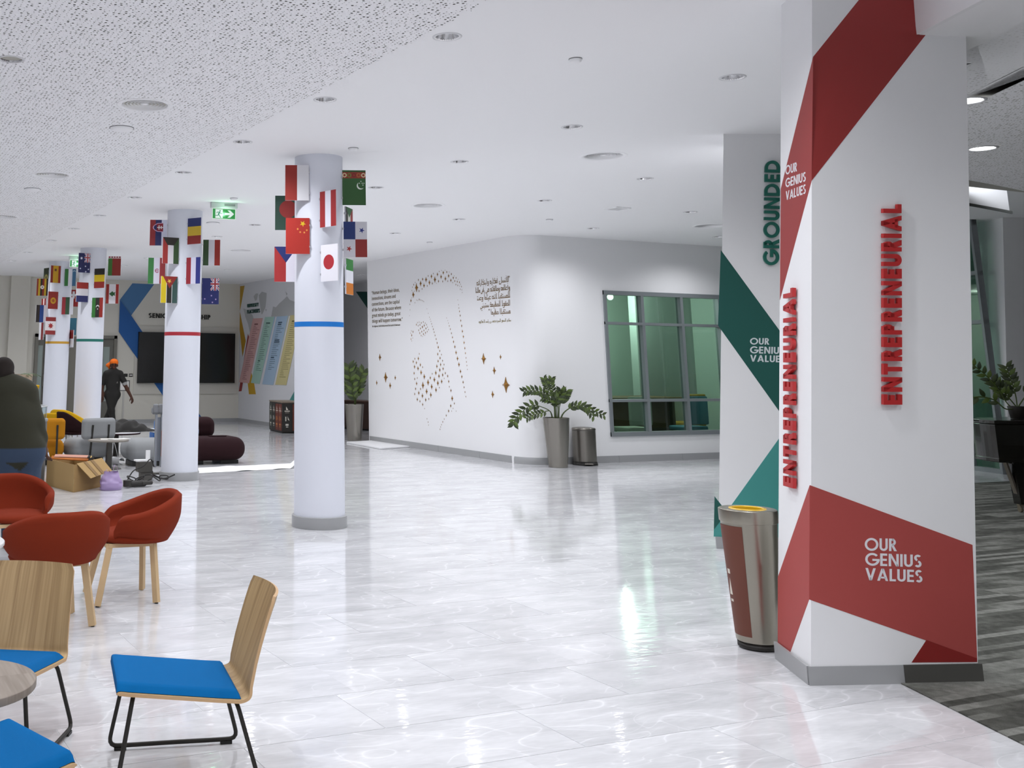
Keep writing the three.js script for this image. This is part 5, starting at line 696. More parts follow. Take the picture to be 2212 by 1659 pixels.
  obj('body', surf((u, v) => { const a = u * Math.PI * 2, r = (0.15 - 0.06 * smooth((v - 0.35) / 0.65)) * (0.86 + 0.22 * n1(u * 10, v * 6 + 3)) * (v < 0.05 ? 0.9 : 1), y = 0.002 + v * 0.21 + 0.02 * n2(u * 8, v * 4); return [Math.cos(a) * r, v === 0 ? 0.002 : y, Math.sin(a) * r * 0.75]; }, 48, 20), LILAC, t);
  obj('base', cyl(0.125, 0.125, 0.003, 0, 0.0025, 0, 24).scale(1, 1, 0.75), LILAC, t); for (const s of [-1, 1]) obj('handle', surf((u, v) => { const a = u * Math.PI; return [s * 0.05 + Math.cos(a) * 0.03, 0.19 + Math.sin(a) * (s > 0 ? 0.11 : 0.06), (v - 0.5) * 0.035 + 0.012 * Math.sin(u * 9)]; }, 18, 3), LILAC, t);
  // cardboard box with flaps and timber offcuts
  const bc = F(159, 1064), br = F(216, 1052), bl = F(100, 1048); const ux = br.clone().sub(bc).setY(0), uz = bl.clone().sub(bc).setY(0);
  t = thing('cardboard_box', 'open brown cardboard box with tape and loose flaps on the floor', 'cardboard box', V3(bc.x, 0, bc.z)); const KRAFT = M(0xb2925f, 0.8), KR2 = M(0xa08051, 0.8), hB = 0.33;
  const LX = Math.max(0.5, ux.length()), LZ = Math.max(0.36, uz.length()), ex = ux.clone().normalize(), ez = uz.clone().normalize();
  const side = (a, b, y0, y1, th = 0.006) => { const n = V3().crossVectors(b.clone().sub(a), V3(0, 1, 0)).normalize().multiplyScalar(th); const lo = [a.clone().setY(y0), b.clone().setY(y0), b.clone().add(n).setY(y0), a.clone().add(n).setY(y0)]; return prism(lo, lo.map(q => q.clone().setY(y1))); };
  const O = V3(0, 0, 0), X = ex.clone().multiplyScalar(LX), Z = ez.clone().multiplyScalar(LZ), XZ = X.clone().add(Z);
  obj('front_panel', side(O, X, 0.001, hB), KR2, t); obj('side_panel', side(Z, O, 0.001, hB), KRAFT, t); obj('rear_panel', side(XZ, Z, 0.001, hB), KR2, t); obj('side_panel', side(X, XZ, 0.001, hB), KRAFT, t);
  obj('bottom', prism([O, X, XZ, Z].map(q => q.clone().setY(0.001)), [O, X, XZ, Z].map(q => q.clone().setY(0.007))), KR2, t);
  const outw = V3().crossVectors(ex, V3(0, 1, 0)).normalize(); if (outw.dot(ez) > 0) outw.negate();
  const fl = [ex.clone().multiplyScalar(LX * 0.06).setY(hB + 0.01), ex.clone().multiplyScalar(LX * 1.02).setY(hB + 0.03), ex.clone().multiplyScalar(LX * 1.1).addScaledVector(outw, 0.13).setY(hB - 0.13), ex.clone().multiplyScalar(LX * 0.22).addScaledVector(outw, 0.15).setY(hB - 0.17)];
  obj('front_flap', slab(fl, 0.005), KRAFT, t); for (const f of [0.25, 0.52]) obj('tape_strip', slab([fl[0].clone().lerp(fl[1], f), fl[0].clone().lerp(fl[1], f + 0.12), fl[3].clone().lerp(fl[2], f + 0.12), fl[3].clone().lerp(fl[2], f)].map(q => q.addScaledVector(outw, 0.008).add(V3(0, 0.003, 0))), 0.001), M(0x8a6a3a, 0.4), t);
  obj('tape_strip', slab([Z.clone().setY(0.1), O.clone().setY(0.1), O.clone().setY(0.16), Z.clone().setY(0.16)].map(q => q.addScaledVector(ex, -0.007)), 0.001), M(0xc9b38a, 0.35), t);
  [[0.1, -0.1, 0.95, 0.6, 0xd9853f], [0.25, 0.1, 1.05, 0.4, 0xe2bf74], [0.02, 0.3, 0.9, 0.85, 0xd8a08c]].forEach(([a, b, c2, d2, col], i) => { const s = thing('timber_offcut', ['orange painted timber strip lying across the cardboard box', 'pale yellow timber strip lying across the cardboard box', 'pinkish timber strip lying across the cardboard box'][i], 'timber', V3(bc.x, 0, bc.z)); const q0 = O.clone().addScaledVector(ex, LX * a).addScaledVector(ez, LZ * (0.95 - i * 0.1)).setY(hB + 0.02 + i * 0.018), q1 = O.clone().addScaledVector(ex, LX * (c2 - 0.25)).addScaledVector(ez, LZ * 0.1).setY(hB + 0.02 + i * 0.018); obj('strip', bar(q0.toArray(), q1.toArray(), 0.016, 0.045), M(col, 0.7), s); obj('end_cap', bar(q1.clone().lerp(q0, 0.04).toArray(), q1.clone().lerp(q0, -0.02).toArray(), 0.017, 0.046), M(0x2a2622, 0.7), s); });
}
// ---- counter with rounded glazed corner, bar stool, cup, potted palm
{
  const p = F(92, 1050), t = thing('reception_counter', 'grey counter with rounded end and glass screen behind the man in the olive shirt', 'counter', V3(p.x - 0.42, 0, p.z - 0.45));
  const out = []; for (let i = 0; i <= 14; i++) { const a = Math.PI / 2 - i / 14 * Math.PI; out.push([0.1 + Math.cos(a) * 0.42, Math.sin(a) * 0.42]); } out.push([-1.6, -0.42], [-1.6, 0.42]);
  const ext = (h, y, s = 1) => new THREE.ExtrudeGeometry(new THREE.Shape(out.map(q => new THREE.Vector2(q[0] < -1 ? q[0] : 0.1 + (q[0] - 0.1) * s, q[1] * s))), { depth: h, bevelEnabled: false, curveSegments: 1 }).rotateX(-Math.PI / 2).translate(0, y, 0);
  obj('body', ext(0.8, 0.001), M(0x6f706f, 0.6), t); obj('worktop', ext(0.03, 0.801, 1.02), M(0x9a9c9d, 0.4), t);
  obj('glass_screen', surf((u, v) => { const a = Math.PI / 2 - u * Math.PI; return [0.1 + Math.cos(a) * 0.41, 0.832 + v * 0.16, Math.sin(a) * 0.41]; }, 24, 1), M(0xe6f0f0, 0.03, 0, { transmission: 1, thickness: 0 }), t); obj('glass_rail', tube(Array.from({ length: 13 }, (_, i) => { const a = Math.PI / 2 - i / 12 * Math.PI; return [0.1 + Math.cos(a) * 0.41, 0.995, Math.sin(a) * 0.41]; }), 0.009, 40, 8), M(0xd4d6d6, 0.3, 0.5), t);
  const w = V3(p.x - 0.42, 0.832, p.z - 0.45), cup = thing('paper_cup', 'white paper cup standing on the grey counter', 'cup', w.clone().add(V3(-0.02, 0, 0.18))); obj('wall', lathe([[0.0005, 0.002], [0.035, 0.002], [0.045, 0.105], [0.043, 0.105], [0.034, 0.006], [0.0005, 0.006]], 24), M(0xf0f0f2, 0.6), cup); obj('sleeve', new THREE.CylinderGeometry(0.0425, 0.0375, 0.04, 24, 1, true).translate(0, 0.05, 0), M(0xd8d8dc, 0.7), cup);
  const sp = F(85, 1010), s = thing('bar_stool', 'yellow cone shaped bar stool seat on a grey stem behind the counter', 'stool', V3(sp.x - 0.05, 0, sp.z - 1.2));
  obj('seat_shell', lathe([[0.0005, 0.86], [0.1, 0.86], [0.13, 0.9], [0.215, 1.19], [0.205, 1.2], [0.0005, 1.18]], 40), YELLOW, s); obj('stem', cyl(0.03, 0.03, 0.84, 0, 0.44, 0, 20), M(0xa8aaac, 0.4, 0.5), s); obj('foot_disc', lathe([[0.0005, 0.03], [0.05, 0.026], [0.22, 0.008], [0.22, 0.001]], 36), M(0xa8aaac, 0.4, 0.5), s); obj('foot_ring', new THREE.TorusGeometry(0.14, 0.01, 8, 30).rotateX(Math.PI / 2).translate(0, 0.35, 0), M(0xa8aaac, 0.4, 0.5), s);
  const pl = F(30, 985), q = thing('wrapped_palm', 'leafy palm in a paper wrapped pot on a stand behind the man in olive', 'potted plant', V3(pl.x, 0, pl.z - 0.3));
  obj('stand', cyl(0.12, 0.16, 0.85, 0, 0.427, 0, 24), M(0xcfcdc8, 0.6), q); obj('paper_wrap', surf((u, v) => { const a = u * Math.PI * 2, r = lerp(0.24, 0.3, v) * (0.95 + 0.08 * n1(u * 12, v * 4)); return [Math.cos(a) * r, 0.86 + v * 0.5, Math.sin(a) * r]; }, 40, 8), M(0xb5a48f, 0.85, 0, { side: THREE.DoubleSide }), q); obj('soil', cyl(0.27, 0.27, 0.02, 0, 1.28, 0, 24), M(0x3a2f24, 0.95), q);
  for (let i = 0; i < 26; i++) { const a = i * 2.4, l = 0.3 + 0.16 * rnd(), d = [Math.cos(a), Math.sin(a)]; const c = [V3(0, 1.28, 0), V3(d[0] * l * 0.5, 1.42 + rnd() * 0.05, d[1] * l * 0.5), V3(d[0] * l, 1.32 - (i % 3) * 0.16, d[1] * l)], cu = new THREE.QuadraticBezierCurve3(...c); obj('frond', surf((u, v) => { const k = cu.getPoint(u), w = 0.03 * Math.sin(Math.PI * Math.min(1, u * 0.95 + 0.05)); return [k.x - d[1] * w * (v - 0.5) * 2, k.y - Math.abs(v - 0.5) * 0.02, k.z + d[0] * w * (v - 0.5) * 2]; }, 10, 2), M(0x3f5226, 0.6, 0, { side: THREE.DoubleSide }), q); }
  // sign stand behind the walking man
  const st = F(262, 922), n = thing('sign_stand', 'thin grey sign stand with an empty black frame by the back wall', 'sign stand', V3(st.x, 0, st.z + 0.1)); obj('pole', rbox(0.045, 0.86, 0.03, 0.006, 0, 0.44, 0), M(0xb4b2ac, 0.4, 0.4), n); obj('base_plate', box(0.34, 0.02, 0.26, 0.08, 0.011, 0), M(0x8e8b84, 0.5), n); obj('frame', [box(0.26, 0.02, 0.02, 0.02, 1.12, 0), box(0.26, 0.02, 0.02, 0.02, 0.88, 0), box(0.02, 0.24, 0.02, 0.14, 1.0, 0), box(0.02, 0.24, 0.02, -0.1, 1.0, 0)], M(0x4a4a46, 0.5), n); obj('card', box(0.22, 0.22, 0.006, 0.02, 1.0, 0), M(0xdedcd8, 0.6), n);
}
// ================================================================ BINS, PLANTERS, BOARD
{
  const p = F(1640, 1412), c = p.clone().add(V3(p.x, 0, p.z).normalize().multiplyScalar(0.14)).setY(0), t = thing('litter_bin', 'round steel litter bin with brown panel and yellow mouth behind the red pillar', 'litter bin', c);
  const S2 = M(0xa19c90, 0.28, 1), hB = 0.77;
  obj('body', lathe([[0.112, 0.04], [0.118, 0.045], [0.155, 0.69], [0.157, 0.7]], 56), S2, t); obj('foot', lathe([[0.0005, 0.002], [0.1, 0.002], [0.112, 0.01], [0.112, 0.04], [0.0005, 0.04]], 48), M(0x1d1a16, 0.5), t);
  obj('collar', lathe([[0.156, 0.695], [0.162, 0.7], [0.163, 0.765], [0.158, 0.77], [0.105, 0.77], [0.1, 0.765]], 56), S2, t); obj('yellow_rim', lathe([[0.106, 0.766], [0.104, 0.772], [0.09, 0.775], [0.084, 0.768], [0.082, 0.7], [0.084, 0.66]], 48), M(0xe0b414, 0.3, 0.2), t); obj('liner', lathe([[0.084, 0.7], [0.08, 0.3], [0.0005, 0.3]], 36), M(0x2a2410, 0.8, 0, { side: THREE.DoubleSide }), t);
  const toEye = Math.atan2(-c.x, -c.z); const pan = surf((u, v) => { const a = toEye - 0.25 - u * 1.35, r = lerp(0.1195, 0.1555, v) + 0.0012; return [Math.sin(a) * r, 0.075 + v * 0.605, Math.cos(a) * r]; }, 24, 2);
  const tx = canvasTex(256, 512, (g, w, h) => { g.fillStyle = '#6a3a2b'; g.fillRect(0, 0, w, h); g.fillStyle = '#d9d2c4'; g.fillRect(150, 210, 40, 22); g.beginPath(); g.moveTo(165, 250); g.lineTo(200, 330); g.lineTo(150, 330); g.fill(); g.fillRect(150, 350, 46, 12); });
  obj('brown_panel', pan, M(0xffffff, 0.55, 0, { map: tx, side: THREE.DoubleSide }), t);
}
{
  const p = F(1276, 1006), t = thing('step_bin', 'oval steel step bin with black foot beside the tall planter', 'step bin', V3(p.x, 0, p.z - 0.13), -0.55);
  const S2 = M(0x8f8b84, 0.3, 1), sc = g => g.scale(1, 1, 0.8);
  obj('body', sc(lathe([[0.0005, 0.055], [0.185, 0.055], [0.187, 0.06], [0.187, 0.54], [0.185, 0.545], [0.0005, 0.545]], 56)), S2, t); obj('lid', sc(lathe([[0.187, 0.549], [0.19, 0.552], [0.19, 0.572], [0.18, 0.588], [0.1, 0.6], [0.0005, 0.602]], 56)), S2, t); obj('lid_gap', sc(cyl(0.183, 0.183, 0.006, 0, 0.547, 0, 48)), BLACK, t); obj('foot', sc(lathe([[0.0005, 0.001], [0.2, 0.001], [0.2, 0.012], [0.19, 0.054], [0.0005, 0.055]], 56)), M(0x1b1916, 0.5), t); obj('pedal', rbox(0.14, 0.014, 0.07, 0.006, 0.03, 0.03, 0.18), S2, t);
}
function leafGeo() { const g = surf((u, v) => { const w = 0.5 * Math.sin(Math.PI * Math.pow(u, 0.8)); return [u, 0.05 * Math.sin(Math.PI * u) - Math.abs(v - 0.5) * 0.08, (v - 0.5) * w]; }, 7, 2); return g; }
const LEAF = leafGeo(), LEAFM = [M(0x3f4d26, 0.4, 0, { side: THREE.DoubleSide }), M(0x2f3b1e, 0.4, 0, { side: THREE.DoubleSide }), M(0x566a2c, 0.4, 0, { side: THREE.DoubleSide })];
function frond(parent, pts, n, size, toward) {
  const cu = new THREE.CatmullRomCurve3(pts, false, 'centripetal'), stem = obj('frond', tube(pts, 0.007, 20, 6), M(0x4c5c2a, 0.5), parent);
  for (let i = 0; i < n; i++) for (const s of [-1, 1]) {
    const u = 0.36 + 0.64 * (i + 0.5 + 0.2 * s) / n, p = cu.getPoint(Math.min(1, u)), tg = cu.getTangent(Math.min(1, u)), sd = V3().crossVectors(tg, toward).normalize().multiplyScalar(s), d = sd.multiplyScalar(0.8).addScaledVector(tg, 0.7).addScaledVector(toward, 0.15 * Math.sin(i * 2 + s)).normalize();
    const m = obj('leaf', LEAF, LEAFM[(i + (s > 0 ? 1 : 0) + pts.length) % 3 === 0 ? 2 : (i % 2)], stem), zx = V3().crossVectors(d, toward).normalize(), yy = V3().crossVectors(zx, d); m.quaternion.setFromRotationMatrix(new THREE.Matrix4().makeBasis(d, yy, zx)); m.position.copy(p); const k = size * (1 - 0.35 * Math.abs(u - 0.65)); m.scale.set(k, k, k * 0.85);
  }
}
function planter(px, py, topPx, wTop, wBot, label, fronds, name = 'tall_planter') {
  const b = F(px, py), away = V3(b.x, 0, b.z).normalize(), c = b.clone().addScaledVector(away, wBot / 2); const ppm = FPX / -c.clone().sub(EYEP).dot(AX[2]); let h = 0; { let lo = 0, hi = 3; for (let i = 0; i < 40; i++) { const m = (lo + hi) / 2; if (pix(c.clone().setY(m))[1] > topPx) lo = m; else hi = m; } h = lo; }
  const t = thing(name, label, 'potted plant', c);
  obj('pot', lathe([[0.0005, 0.002], [wBot / 2 - 0.004, 0.002], [wBot / 2, 0.006], [wTop / 2, h - 0.004], [wTop / 2 - 0.003, h], [wTop / 2 - 0.01, h], [wTop / 2 - 0.014, h - 0.06]], 64), M(0x97938b, 0.26, 1), t); obj('soil', cyl(wTop / 2 - 0.012, wTop / 2 - 0.014, 0.02, 0, h - 0.05, 0, 32), M(0x2b241b, 0.95), t);
  const right = AX[0].clone().setY(0).normalize(), toward = away.clone().negate(), top = pix(c.clone().setY(h));
  for (const [pts, n, size, dz] of fronds) frond(t, [V3(0, h - 0.04, 0).addScaledVector(right, (pts[0][0] - top[0]) / ppm * 0.6), ...pts.map(([x, y], i) => V3(0, h + (top[1] - y) / ppm * 1.0, 0).addScaledVector(right, (x - top[0]) / ppm).addScaledVector(toward, dz * (i + 1) / pts.length))], n, size, toward);
  return t;
}
planter(1206, 1011, 902, 0.42, 0.30, 'tall tapered steel planter with an arching glossy plant by the curved wall', [
  [[[1190, 890], [1172, 880], [1150, 876], [1128, 890], [1112, 905], [1108, 918]], 10, 0.13, 0.1], [[[1188, 888], [1170, 892], [1152, 896], [1136, 903]], 7, 0.1, 0.22],
  [[[1196, 870], [1185, 858], [1170, 848], [1150, 845], [1132, 848]], 8, 0.12, -0.1], [[[1198, 870], [1186, 864], [1172, 860]], 5, 0.1, 0.15],
  [[[1197, 870], [1187, 845], [1182, 830], [1178, 818]], 8, 0.09, -0.05], [[[1200, 868], [1197, 845], [1194, 828], [1196, 818]], 8, 0.09, 0.05],
  [[[1208, 875], [1212, 860], [1215, 842]], 8, 0.12, 0.12], [[[1211, 875], [1219, 860], [1227, 845]], 8, 0.13, 0.05], [[[1203, 878], [1204, 862], [1200, 850]], 7, 0.12, 0.2], [[[1206, 880], [1202, 868], [1210, 856]], 6, 0.12, 0.25],
  [[[1218, 893], [1232, 882], [1250, 876], [1268, 882], [1284, 900]], 9, 0.11, 0.1], [[[1216, 894], [1236, 880], [1262, 876], [1286, 888], [1308, 898]], 9, 0.1, -0.1]]);
planter(766, 953, 873, 0.40, 0.3, 'tall tapered steel planter half hidden by the column with the blue band', [
  [[[766, 860], [760, 835], [756, 812], [754, 790]], 9, 0.2, 0.1], [[[768, 862], [766, 838], [764, 815], [760, 795]], 9, 0.2, 0], [[[770, 860], [776, 838], [780, 815], [788, 800]], 9, 0.19, 0.1], [[[765, 862], [756, 845], [748, 830], [742, 822]], 8, 0.18, -0.1], [[[768, 866], [770, 850], [772, 830], [776, 810]], 9, 0.18, -0.15], [[[767, 866], [762, 850], [762, 832]], 8, 0.18, 0.2]]);
{
  const c = [[748.6, 957], [823, 971], [900, 965.5], [811, 953.5]].map(q => F(...q)), t = thing('white_board_panel', 'white panel lying flat on the floor before the star mural', 'board');
  obj('panel', prism(c.map(q => q.clone().setY(0.004)), c.map(q => q.clone().setY(0.026))), M(0xededee, 0.5), t); const mid = c.reduce((s, q) => s.add(q), V3()).multiplyScalar(0.25); obj('backing', prism(c.map(q => q.clone().lerp(mid, 0.02).setY(0.0008)), c.map(q => q.clone().lerp(mid, 0.02).setY(0.004))), M(0xb9b9b4, 0.7), t);
}
{ // recycling station with coloured panels
  const p = F(606, 931), t = thing('recycling_station', 'dark recycling station with brown panel and small icons on the far wall', 'recycling bin', V3(p.x - 0.02, 0, p.z + 0.35), -0.12);
  const w = 0.5, L = 1.05, h = 0.71; obj('carcass', rbox(w, h - 0.06, L, 0.01, 0, (h - 0.06) / 2 + 0.03, 0), M(0x2b2620, 0.5), t); obj('top', rbox(w + 0.02, 0.03, L + 0.02, 0.006, 0, h - 0.015, 0), M(0x8a7c6c, 0.4), t); obj('plinth', box(w - 0.04, 0.028, L - 0.04, 0, 0.0155, 0), BLACK, t);
  const tx = (bg, i) => canvasTex(128, 256, (g) => { g.fillStyle = bg; g.fillRect(0, 0, 128, 256); g.fillStyle = '#e6ded0'; g.beginPath(); g.moveTo(50, 20); g.lineTo(80, 55); g.lineTo(50, 55); g.fill(); g.fillRect(30, 62, 70, 9); g.fillStyle = '#a09688'; g.fillRect(36, 80, 56, 5); g.fillStyle = i ? '#d8893c' : '#d8d4c8'; g.fillRect(40, 120, 14, 44); g.beginPath(); g.moveTo(70, 115); g.lineTo(98, 160); g.lineTo(74, 150); g.fill(); g.fillRect(44, 190, 40, 18); g.fillRect(50, 216, 30, 8); });
  ['#3a3c34', '#2c2a26', '#6b2f20', '#6b2f20'].forEach((c, i) => { const g = new THREE.BoxGeometry(0.006, h - 0.12, L / 4 - 0.02); obj('panel', g, M(0xffffff, 0.5, 0, { map: tx(c, i > 1) }), t).position.set(-w / 2 - 0.002, h / 2, -L / 2 + (i + 0.5) * L / 4); });
  ['#2c2a26', '#6b2f20'].forEach((c, i) => { const g = new THREE.BoxGeometry(w / 2 - 0.02, h - 0.12, 0.006); obj('panel', g, M(0xffffff, 0.5, 0, { map: tx(c, i) }), t).position.set(-w / 4 + i * w / 2, h / 2, L / 2 + 0.002); });
}
// ================================================================ PIANO, PLANT ABOVE, MEETING ROOM
{
  const p = F(2196, 1106), right = AX[0].clone().setY(0).normalize(), turn = -Math.atan2(right.z, right.x), t = thing('grand_piano', 'black grand piano on brass castors at the edge of the carpet', 'piano', V3(p.x, 0.006, p.z), turn);
  const PB = M(0x16140f, 0.25, 0, { clearcoat: 0.5 });
  const s = new THREE.Shape(); s.moveTo(-0.32, -0.3); s.lineTo(1.1, -0.3); s.lineTo(1.1, 0.95); s.bezierCurveTo(0.6, 0.95, 0.5, 0.5, 0.1, 0.42); s.bezierCurveTo(-0.2, 0.38, -0.34, 0.2, -0.32, -0.3);
  const sh = (d, y) => new THREE.ExtrudeGeometry(s, { depth: d, bevelEnabled: true, bevelSize: 0.008, bevelThickness: 0.008, bevelSegments: 2, curveSegments: 20 }).rotateX(-Math.PI / 2).translate(0, y, 0);
  obj('case', sh(0.36, 0.6), PB, t); obj('lid', sh(0.025, 0.98), PB, t); obj('base_moulding', sh(0.03, 0.565).scale(1.02, 1, 1.02), PB, t);
  for (const [x, z] of [[0.02, 0.05], [0.95, 0.1], [0.95, -0.75]]) { const l = obj('leg', [bar([x, 0.575, z], [x + 0.03, 0.09, z], 0.12, 0.12), rbox(0.15, 0.05, 0.15, 0.01, x, 0.55, z)], PB, t); obj('leg_bracket', bar([x - 0.12, 0.58, z], [x - 0.03, 0.2, z], 0.02, 0.06), M(0x8c8478, 0.3, 0.6), l); obj('castor', [new THREE.CylinderGeometry(0.035, 0.035, 0.022, 18).rotateZ(Math.PI / 2).translate(x - 0.02, 0.036, z + 0.02), rbox(0.1, 0.03, 0.05, 0.008, x + 0.02, 0.078, z)], M(0xa59a86, 0.3, 0.8), l); }
  const b = F(2200, 1106), pl = thing('piano_plant', 'glossy leafed plant in a dark pot standing on the grand piano', 'potted plant', V3(b.x + 0.25, 1.021, b.z - 0.02)); obj('pot', lathe([[0.0005, 0.001], [0.08, 0.001], [0.1, 0.14], [0.09, 0.14], [0.08, 0.05]], 28), M(0x24201b, 0.5), pl); obj('soil', cyl(0.088, 0.088, 0.01, 0, 0.12, 0, 20), M(0x2b241b, 0.95), pl);
  const toward = V3(-b.x, 0, -b.z).normalize(), ppm = 175, P = (px, py, d = 0) => V3(0, (905 - py) / ppm, 0).addScaledVector(right, (px - 2240) / ppm).addScaledVector(toward, d);
  const root = V3(0, 0.12, 0); frond(pl, [root, P(2225, 880), P(2205, 845), P(2185, 820), P(2160, 798)], 7, 0.11, toward); frond(pl, [root, P(2215, 885, 0.1), P(2195, 868, 0.1), P(2160, 862, 0.1), P(2128, 876, 0.1)], 4, 0.12, toward); frond(pl, [root, P(2230, 870), P(2215, 850), P(2200, 830)], 6, 0.12, toward); frond(pl, [root, P(2240, 860), P(2235, 830), P(2228, 800)], 7, 0.12, toward); frond(pl, [root, P(2260, 860), P(2280, 840), P(2300, 830)], 6, 0.12, toward);
}
{
  const z = WINZ - 1.7, t = thing('meeting_table', 'brown meeting table seen through the green glass', 'table', V3(14.0, 0.02, z)); obj('table_top', rbox(2.3, 0.06, 1.1, 0.02, 0, 0.96, 0), M(0x6b5336, 0.5), t); obj('modesty_panel', box(2.1, 0.5, 0.03, 0, 0.68, 0.3), M(0x6b5336, 0.5), t); for (const s of [-1, 1]) obj('trestle', box(0.06, 0.92, 0.8, s * 0.95, 0.465, 0), M(0x55442f, 0.5), t);
  const c = (x, zz, col, l) => { const k = thing('meeting_chair', l, 'chair', V3(x, 0.02, zz)); obj('seat', soft(0.5, 0.08, 0.48, 0.03, 0, 0.46, 0), M(col, 0.7), k); obj('backrest', soft(0.5, 0.5, 0.06, 0.03, 0, 0.78, 0.24), M(col, 0.7), k); for (const [a, b] of [[1, 1], [-1, 1], [1, -1], [-1, -1]]) obj('leg', rod([a * 0.2, 0.43, b * 0.18], [a * 0.24, 0.002, b * 0.22], 0.012), DARKMETAL, k); };
  c(14.75, z + 0.95, 0x4d7f92, 'blue chair seen through the lower right panes of the window'); c(13.45, z + 0.95, 0xb8bcae, 'pale chair seen through the lower middle pane of the window'); c(15.85, z - 0.2, 0xb9912f, 'yellow chair at the end of the meeting table behind the glass');
}
// ================================================================ PEOPLE
const TONE = {};
function sdfMesh(bones, cell, k = 0.03, colors) {
  const lo = V3(1e9, 1e9, 1e9), hi = V3(-1e9, -1e9, -1e9);
  for (const b of bones) for (const [p, r] of [[b.a, b.ra], [b.b, b.rb]]) { lo.min(V3(p[0] - r, p[1] - r, p[2] - r)); hi.max(V3(p[0] + r, p[1] + r, p[2] + r)); }
  lo.subScalar(cell * 4); hi.addScalar(cell * 4);
  const c = lo.clone().add(hi).multiplyScalar(0.5), half = Math.max(hi.x - lo.x, hi.y - lo.y, hi.z - lo.z) / 2, N = Math.min(170, Math.ceil(half * 2 / cell) + 2);
  const mc = new MarchingCubes(N, new THREE.MeshBasicMaterial(), false, false, 400000); mc.isolation = 0; mc.reset();
  const P = bones.map(b => ({ a: b.a, d: [b.b[0] - b.a[0], b.b[1] - b.a[1], b.b[2] - b.a[2]], ra: b.ra, rb: b.rb, s: b.s || [1, 1, 1] })); P.forEach(q => q.l = q.d[0] ** 2 + q.d[1] ** 2 + q.d[2] ** 2 || 1e-9);
  const dist = (x, y, z, q) => { const px = x - q.a[0], py = y - q.a[1], pz = z - q.a[2], t = clamp((px * q.d[0] + py * q.d[1] + pz * q.d[2]) / q.l); return Math.hypot((px - t * q.d[0]) / q.s[0], (py - t * q.d[1]) / q.s[1], (pz - t * q.d[2]) / q.s[2]) - lerp(q.ra, q.rb, t); };
  const hs = N / 2;
  for (let iz = 0; iz < N; iz++) for (let iy = 0; iy < N; iy++) for (let ix = 0; ix < N; ix++) {
    const x = c.x + (ix - hs) / hs * half, y = c.y + (iy - hs) / hs * half, z = c.z + (iz - hs) / hs * half; let d = 1e3;
    for (const q of P) { const e = dist(x, y, z, q); if (e > d + k * 2) continue; const h = clamp(0.5 + 0.5 * (d - e) / k); d = lerp(d, e, h) - k * h * (1 - h); }
    mc.field[ix + iy * N + iz * N * N] = -d;
  }
  mc.update();
  const n = mc.count, pos = new Float32Array(n * 3), nor = new Float32Array(n * 3), col = new Float32Array(n * 3);
  for (let i = 0; i < n; i++) {
    const x = mc.positionArray[i * 3] * half + c.x, y = mc.positionArray[i * 3 + 1] * half + c.y, z = mc.positionArray[i * 3 + 2] * half + c.z; pos.set([x, y, z], i * 3);
    let b = 0, bd = 1e9; P.forEach((q, j) => { const e = dist(x, y, z, q); if (e < bd) { bd = e; b = j; } });
    const C = new THREE.Color(colors ? colors(y, bones[b].c) : bones[b].c); col.set([C.r, C.g, C.b], i * 3);
  }
  const g = new THREE.BufferGeometry(); g.setAttribute('position', new THREE.BufferAttribute(pos, 3)); g.setAttribute('color', new THREE.BufferAttribute(col, 3)); g.setAttribute('uv', new THREE.BufferAttribute(new Float32Array(n * 2), 2));
  const m = mergeVertices(g, 1e-4); m.computeVertexNormals(); return m;
}
const bone = (a, b, ra, rb, c, s) => ({ a, b, ra, rb: rb ?? ra, c, s });
function handBones(o, dir, side, sk, sc = 1) {      // open palm along dir (unit), fingers slightly curled; side = thumb direction
  const D = V3(...dir).normalize(), S = V3(...side).addScaledVector(D, -V3(...side).dot(D)).normalize(), N = V3().crossVectors(D, S), B = [], at = (d, s, n) => V3(...o).addScaledVector(D, d * sc).addScaledVector(S, s * sc).addScaledVector(N, n * sc).toArray();
  B.push(bone(at(-0.03, 0, 0), at(0.02, 0, 0), 0.026 * sc, 0.03 * sc, sk), bone(at(0.02, 0.018, 0), at(0.075, 0.024, 0), 0.02 * sc, 0.018 * sc, sk), bone(at(0.02, -0.018, 0), at(0.07, -0.026, 0), 0.02 * sc, 0.017 * sc, sk));
  [[0.03, 0.075, 0.045], [0.01, 0.08, 0.052], [-0.011, 0.077, 0.047], [-0.031, 0.068, 0.037]].forEach(([s, d, l]) => { const a = at(d, s, 0), b = at(d + l * 0.7, s * 1.15, l * 0.35), c = at(d + l * 1.1, s * 1.15, l * 0.95); B.push(bone(a, b, 0.0095 * sc, 0.009 * sc, sk), bone(b, c, 0.009 * sc, 0.0075 * sc, sk)); });
  B.push(bone(at(0.015, 0.03, 0), at(0.05, 0.058, 0.02), 0.013 * sc, 0.0105 * sc, sk), bone(at(0.05, 0.058, 0.02), at(0.078, 0.062, 0.04), 0.0105 * sc, 0.0085 * sc, sk));
  return B;
}
